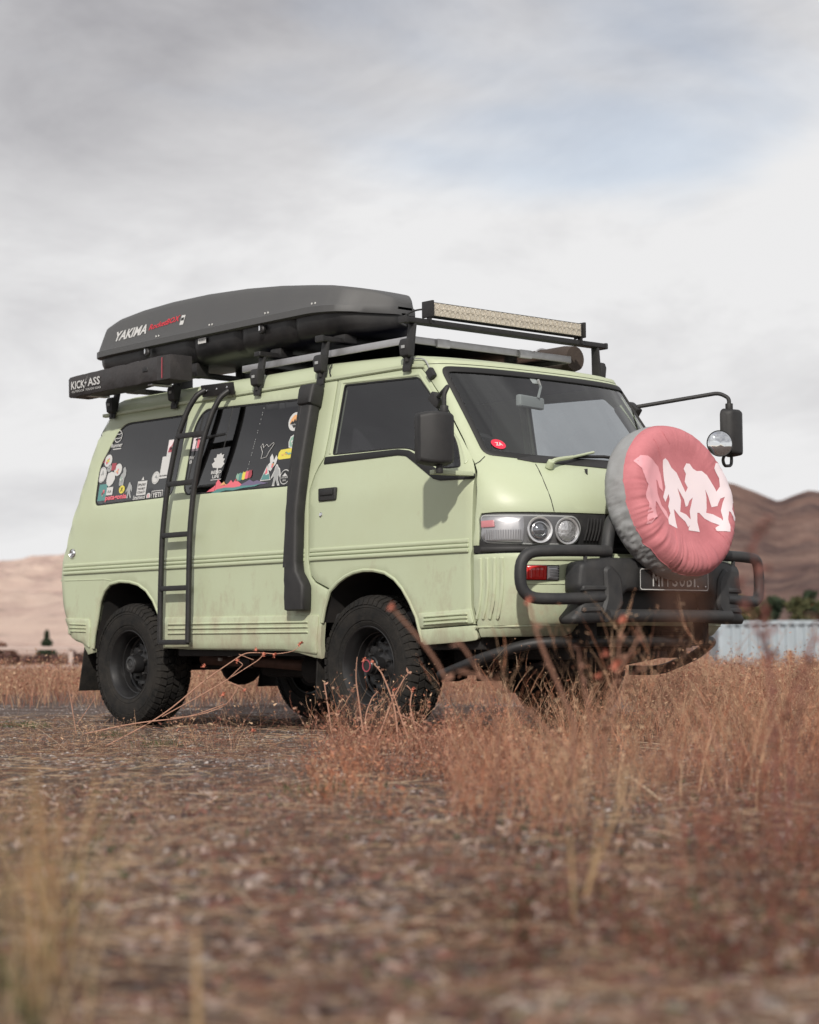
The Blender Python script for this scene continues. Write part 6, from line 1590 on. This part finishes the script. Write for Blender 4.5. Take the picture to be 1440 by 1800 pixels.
for px_, d, top, lb_ in ((1389, 40, 1145, 'short brown wooden post standing in front of the white trailer, near the right edge'), (1240, 40, 1166, 'stub of a brown wooden post at the left end of the white trailer')):
    p = at(px_, top, d); z0 = float(gz(p.x, p.y)); po = gb(((p.x), p.y, (p.z+z0)/2), (.10, .10, p.z-z0), 'wooden_post', WOOD, None, .01); tag(po, lb_, 'post', 'wooden posts by the trailer')
RAILM = mat('rail_wood', (.50, .40, .36), .8, noise_amt=.5, noise_scale=2, col2=(.36, .26, .23))
fe = empty('rail_fence', W_(-9.5, 46, -.8)); tag(fe, 'weathered wooden rail fence along the far side of the field at the left', 'fence')
for k in range(7):
    l = -12.0+k*2.1; c = W_(l, 46, 0); z0 = float(gz(c.x, c.y)); gb(W_(l, 46.06, (z0+.44)/2), (.10, .10, .44-z0), 'fence_post', RAILM, fe, .01)
for k in range(6):
    l = -12.0+1.05+k*2.1
    for z, h in ((.45, .075), (.02, .09), (-.34, .09)): gb(W_(l, 45.98, z), (2.09, .035, h), 'rail', RAILM, fe, .006)

# ---------------------------------------------------------------- trees and hedges
def leafm(name, c, c2): return mat(name, c, .75, noise_amt=1, noise_scale=1.1, col2=c2)
LG = leafm('leaf_olive', (.050, .060, .022), (.10, .085, .035)); LD = leafm('leaf_dark', (.022, .040, .020), (.045, .06, .028)); LR = leafm('leaf_rust', (.16, .07, .045), (.09, .05, .035)); LM = leafm('leaf_maroon', (.075, .036, .034), (.12, .055, .042))
BARK = mat('bark', (.09, .065, .05), .9)
def bush(name, label, l, d, h, wid, m, n=1500, leaf=.12, cat='tree', conifer=False, group=None, seed=0, base=None):
    q = np.random.default_rng(abs(seed*97+int(l*10)+int(d)*3)); c = W_(l, d, 0); z0 = float(gz(c.x, c.y)) if base is None else base
    t = empty(name, (c.x, c.y, z0)); tag(t, label, cat, group)
    g = MB(); rr = random.Random(seed+3)
    g.tube([(c.x, c.y, z0-.05), (c.x+.05, c.y, z0+h*.35), (c.x, c.y+.05, z0+h*(.9 if conifer else .6))], [h*.035, h*.025, h*.006], 8)
    for k in range(6):
        a = rr.uniform(0, 6.28); zz = rr.uniform(.2, .5)*h; e = Vector((c.x+math.cos(a)*wid*.36, c.y+math.sin(a)*wid*.36, z0+zz+h*.28)); g.tube([(c.x, c.y, z0+zz), (Vector((c.x, c.y, z0+zz)).lerp(e, .5)+Vector((0, 0, .03*h))), e], [h*.014, h*.009, h*.003], 5)
    g.build('trunk', BARK, t)
    if conifer:
        zz = q.random(n)**1.4; r_ = (1-zz)*wid*.5*(.55+.5*q.random(n))*(.8+.3*np.sin(zz*34)); a = q.random(n)*6.28
        P = np.stack([c.x+np.cos(a)*r_, c.y+np.sin(a)*r_, z0+.08*h+zz*h*.92-.12*r_], 1)
    else:
        nc = 16; ca = q.random(nc)*6.28; cr = wid*.36*np.sqrt(q.random(nc)); cz = h*(.28+.52*q.random(nc)*(1-.35*cr/(wid*.5))); cs = wid*.5*(.26+.24*q.random(nc))
        k = q.integers(0, nc, n); v = q.normal(size=(n, 3)); v /= np.linalg.norm(v, axis=1)[:, None]; v *= (.55+.5*q.random((n, 1)))
        P = np.stack([c.x+np.cos(ca[k])*cr[k]+v[:, 0]*cs[k], c.y+np.sin(ca[k])*cr[k]+v[:, 1]*cs[k], z0+cz[k]+v[:, 2]*cs[k]*.75], 1); P[:, 2] = np.maximum(P[:, 2], z0+.05)
    a1 = q.normal(size=(n, 3)); a1 /= np.linalg.norm(a1, axis=1)[:, None]; a2 = np.cross(a1, q.normal(size=(n, 3))); a2 /= np.linalg.norm(a2, axis=1)[:, None]; s_ = leaf*(.5+q.random((n, 1)))
    VV = np.stack([P-a1*s_, P+a2*s_*.5, P+a1*s_, P-a2*s_*.5], 1).reshape(-1, 3); b = np.arange(n)*4
    o = mesh_np('crown', VV, np.stack([b, b+1, b+2, b+3], 1), m, parent=t); return t
def L_of(px_, d): return (px_-720)/3516.4*d
i_ = 0
desc = ['first from the left', 'second from the left', 'third and darkest', 'fourth and broad', 'fifth and dark', 'sixth, by the right edge']
for px_, top, wd_, m_ in ((1292, 1052, 60, LG), (1335, 1075, 46, LG), (1368, 1049, 44, LD), (1398, 1052, 46, LG), (1432, 1056, 48, LD), (1470, 1050, 55, LG)):
    d = 112; h = (.48+(1132-top)/3516.4*d+1.25)*1.36
    bush('field_tree', f'dark bushy tree behind the white trailer, {desc[i_]} of the row', L_of(px_, d), d+i_ % 3*2, h, wd_/3516.4*d*1.35, m_, 3400, .15, group='trees behind the trailer', seed=i_*5); i_ += 1
for px_, top, wd_, m_, lb_ in ((6, 1104, 60, LR, 'rusty autumn tree at the far left edge behind the rail fence'), (-30, 1112, 60, LR, 'second rusty autumn tree cut by the left edge of the picture')):
    d = 60; bush('autumn_tree', lb_, L_of(px_, d), d, .48+(1132-top)/3516.4*d+1.1, wd_/3516.4*d, m_, 1500, .07, seed=i_); i_ += 1
bush('conifer', 'small dark green conifer rising over the rail fence at the left', L_of(82, 90), 90, 2.45, 1.9, LD, 3400, .09, conifer=True, seed=4)
HN = ['first', 'second', 'third', 'fourth', 'fifth', 'sixth', 'seventh', 'eighth']
for k in range(8):
    px_ = -13+k*27; d = 52+(k % 3); bush('hedge_shrub', 'dark shrub behind the rail fence, '+HN[k]+' of its row from the left', L_of(px_, d), d, 1.38+.12*math.sin(k*2.1), 1.15, [LM, LD, LM][k % 3] if k % 3 != 1 else LM, 1500, .07, cat='shrub', group='shrubs behind the rail fence', seed=k)

# ---------------------------------------------------------------- hills
def hill_mat(name, ca, cb, cc3):
    m = bpy.data.materials.new(name); m.use_nodes = True; t = m.node_tree; b = t.nodes['Principled BSDF']; l = t.links.new
    g = t.nodes.new('ShaderNodeNewGeometry'); mp_ = t.nodes.new('ShaderNodeMapping'); mp_.inputs['Scale'].default_value = (1, 1, 2.4); l(g.outputs['Position'], mp_.inputs[0])
    def nz(s, d=8, r=.72):
        n = t.nodes.new('ShaderNodeTexNoise'); n.inputs['Scale'].default_value = s; n.inputs['Detail'].default_value = d; n.inputs['Roughness'].default_value = r; l(mp_.outputs[0], n.inputs['Vector']); return n
    a, c = nz(.011), nz(.035, 8, .8)
    r_ = t.nodes.new('ShaderNodeValToRGB'); e = r_.color_ramp.elements; e[0].position = .42; e[0].color = (*ca, 1); e[1].position = .58; e[1].color = (*cb, 1); l(a.outputs[0], r_.inputs[0])
    mx_ = t.nodes.new('ShaderNodeMix'); mx_.data_type = 'RGBA'; rr = t.nodes.new('ShaderNodeMapRange'); rr.inputs[1].default_value = .45; rr.inputs[2].default_value = .7; rr.inputs[4].default_value = .7; l(c.outputs[0], rr.inputs[0]); l(rr.outputs[0], mx_.inputs[0]); l(r_.outputs[0], mx_.inputs[6]); mx_.inputs[7].default_value = (*cc3, 1)
    vo = t.nodes.new('ShaderNodeTexVoronoi'); vo.inputs['Scale'].default_value = .075; vo.inputs['Randomness'].default_value = 1; l(mp_.outputs[0], vo.inputs['Vector'])
    vr = t.nodes.new('ShaderNodeMapRange'); vr.inputs[1].default_value = .18; vr.inputs[2].default_value = .34; vr.inputs[3].default_value = .55; vr.inputs[4].default_value = 0; l(vo.outputs['Distance'], vr.inputs[0])
    vm_ = t.nodes.new('ShaderNodeMath'); vm_.operation = 'MULTIPLY'; l(vr.outputs[0], vm_.inputs[0]); vn = t.nodes.new('ShaderNodeMapRange'); vn.inputs[1].default_value = .46; vn.inputs[2].default_value = .56; l(a.outputs[0], vn.inputs[0]); l(vn.outputs[0], vm_.inputs[1])
    mz = t.nodes.new('ShaderNodeMix'); mz.data_type = 'RGBA'; l(vm_.outputs[0], mz.inputs[0]); l(mx_.outputs[2], mz.inputs[6]); mz.inputs[7].default_value = (cb[0]*.45, cb[1]*.5, cb[2]*.45, 1); mx_ = mz
    bp = t.nodes.new('ShaderNodeBump'); bp.inputs['Strength'].default_value = .8; bp.inputs['Distance'].default_value = 6; l(c.outputs[0], bp.inputs['Height']); l(bp.outputs[0], b.inputs['Normal'])
    l(mx_.outputs[2], b.inputs['Base Color']); b.inputs['Roughness'].default_value = 1; b.inputs['Specular IOR Level'].default_value = 0
    return m
def hill(name, prof, dr_, d0, m, seed, amp):
    """prof: (pixel column, pixel row of the ridge)"""
    pa = np.array(prof, float); na, nd = 520, 130
    px_ = np.linspace(pa[0, 0], pa[-1, 0], na); el = (1132-np.interp(px_, pa[:, 0], pa[:, 1]))/3516.4
    az = np.arctan((px_-720)/3516.4); V = []
    for i in range(na):
        for j in range(nd):
            t = j/(nd-1)*1.35; d = d0+(dr_-d0)*t; x = C2[0]+d*(HF[0]+HR[0]*math.tan(az[i])); y = C2[1]+d*(HF[1]+HR[1]*math.tan(az[i]))
            top = el[i]*dr_+.5
            s = min(1, t)**1.35 if t <= 1 else 1-(t-1)*1.1
            r1_ = noise.fractal(Vector((x*.004+seed, y*.004, .3)), .9, 2.1, 6)
            r2_ = 1-abs(noise.noise(Vector((x*.0065+seed, y*.0065, 4))))*2+.45*(1-2*abs(noise.noise(Vector((x*.019+seed, y*.019, 2)))))+.2*(1-2*abs(noise.noise(Vector((x*.05+seed, y*.05, 7)))))-.35
            g_ = (r1_*.8+r2_*.55-.2)*amp*top*math.sin(min(1, max(0, t))*math.pi*.96+.05)
            V.append((x, y, -1.3+(top+1.3)*s+g_))
    V = np.array(V); i, j = np.meshgrid(np.arange(na-1), np.arange(nd-1), indexing='ij'); a = (i*nd+j).ravel()
    mesh_np(name, V, np.stack([a, a+nd, a+nd+1, a+1], 1), m, kind='structure', smooth=True)
HM1 = hill_mat('hazed_pale_grass', (.68, .52, .44), (.50, .36, .32), (.76, .62, .53))  # pale grass, its colours raised further to stand in for haze and sunlight
HM2 = hill_mat('brown_hill_grass', (.21, .135, .115), (.105, .075, .075), (.36, .25, .205))
hill('hill', [(-3500, 1010), (-1500, 960), (-500, 1000), (-100, 995), (0, 985), (115, 974), (300, 950), (520, 948), (700, 1000), (900, 1075), (1000, 1110)], 2300, 420, HM1, 3, .30)
hill('hill', [(430, 1100), (700, 1010), (950, 930), (1150, 858), (1240, 845), (1290, 850), (1330, 866), (1370, 884), (1400, 872), (1425, 864), (1445, 868), (1600, 850), (2100, 900), (3200, 860), (5200, 960)], 1500, 330, HM2, 9, .15)
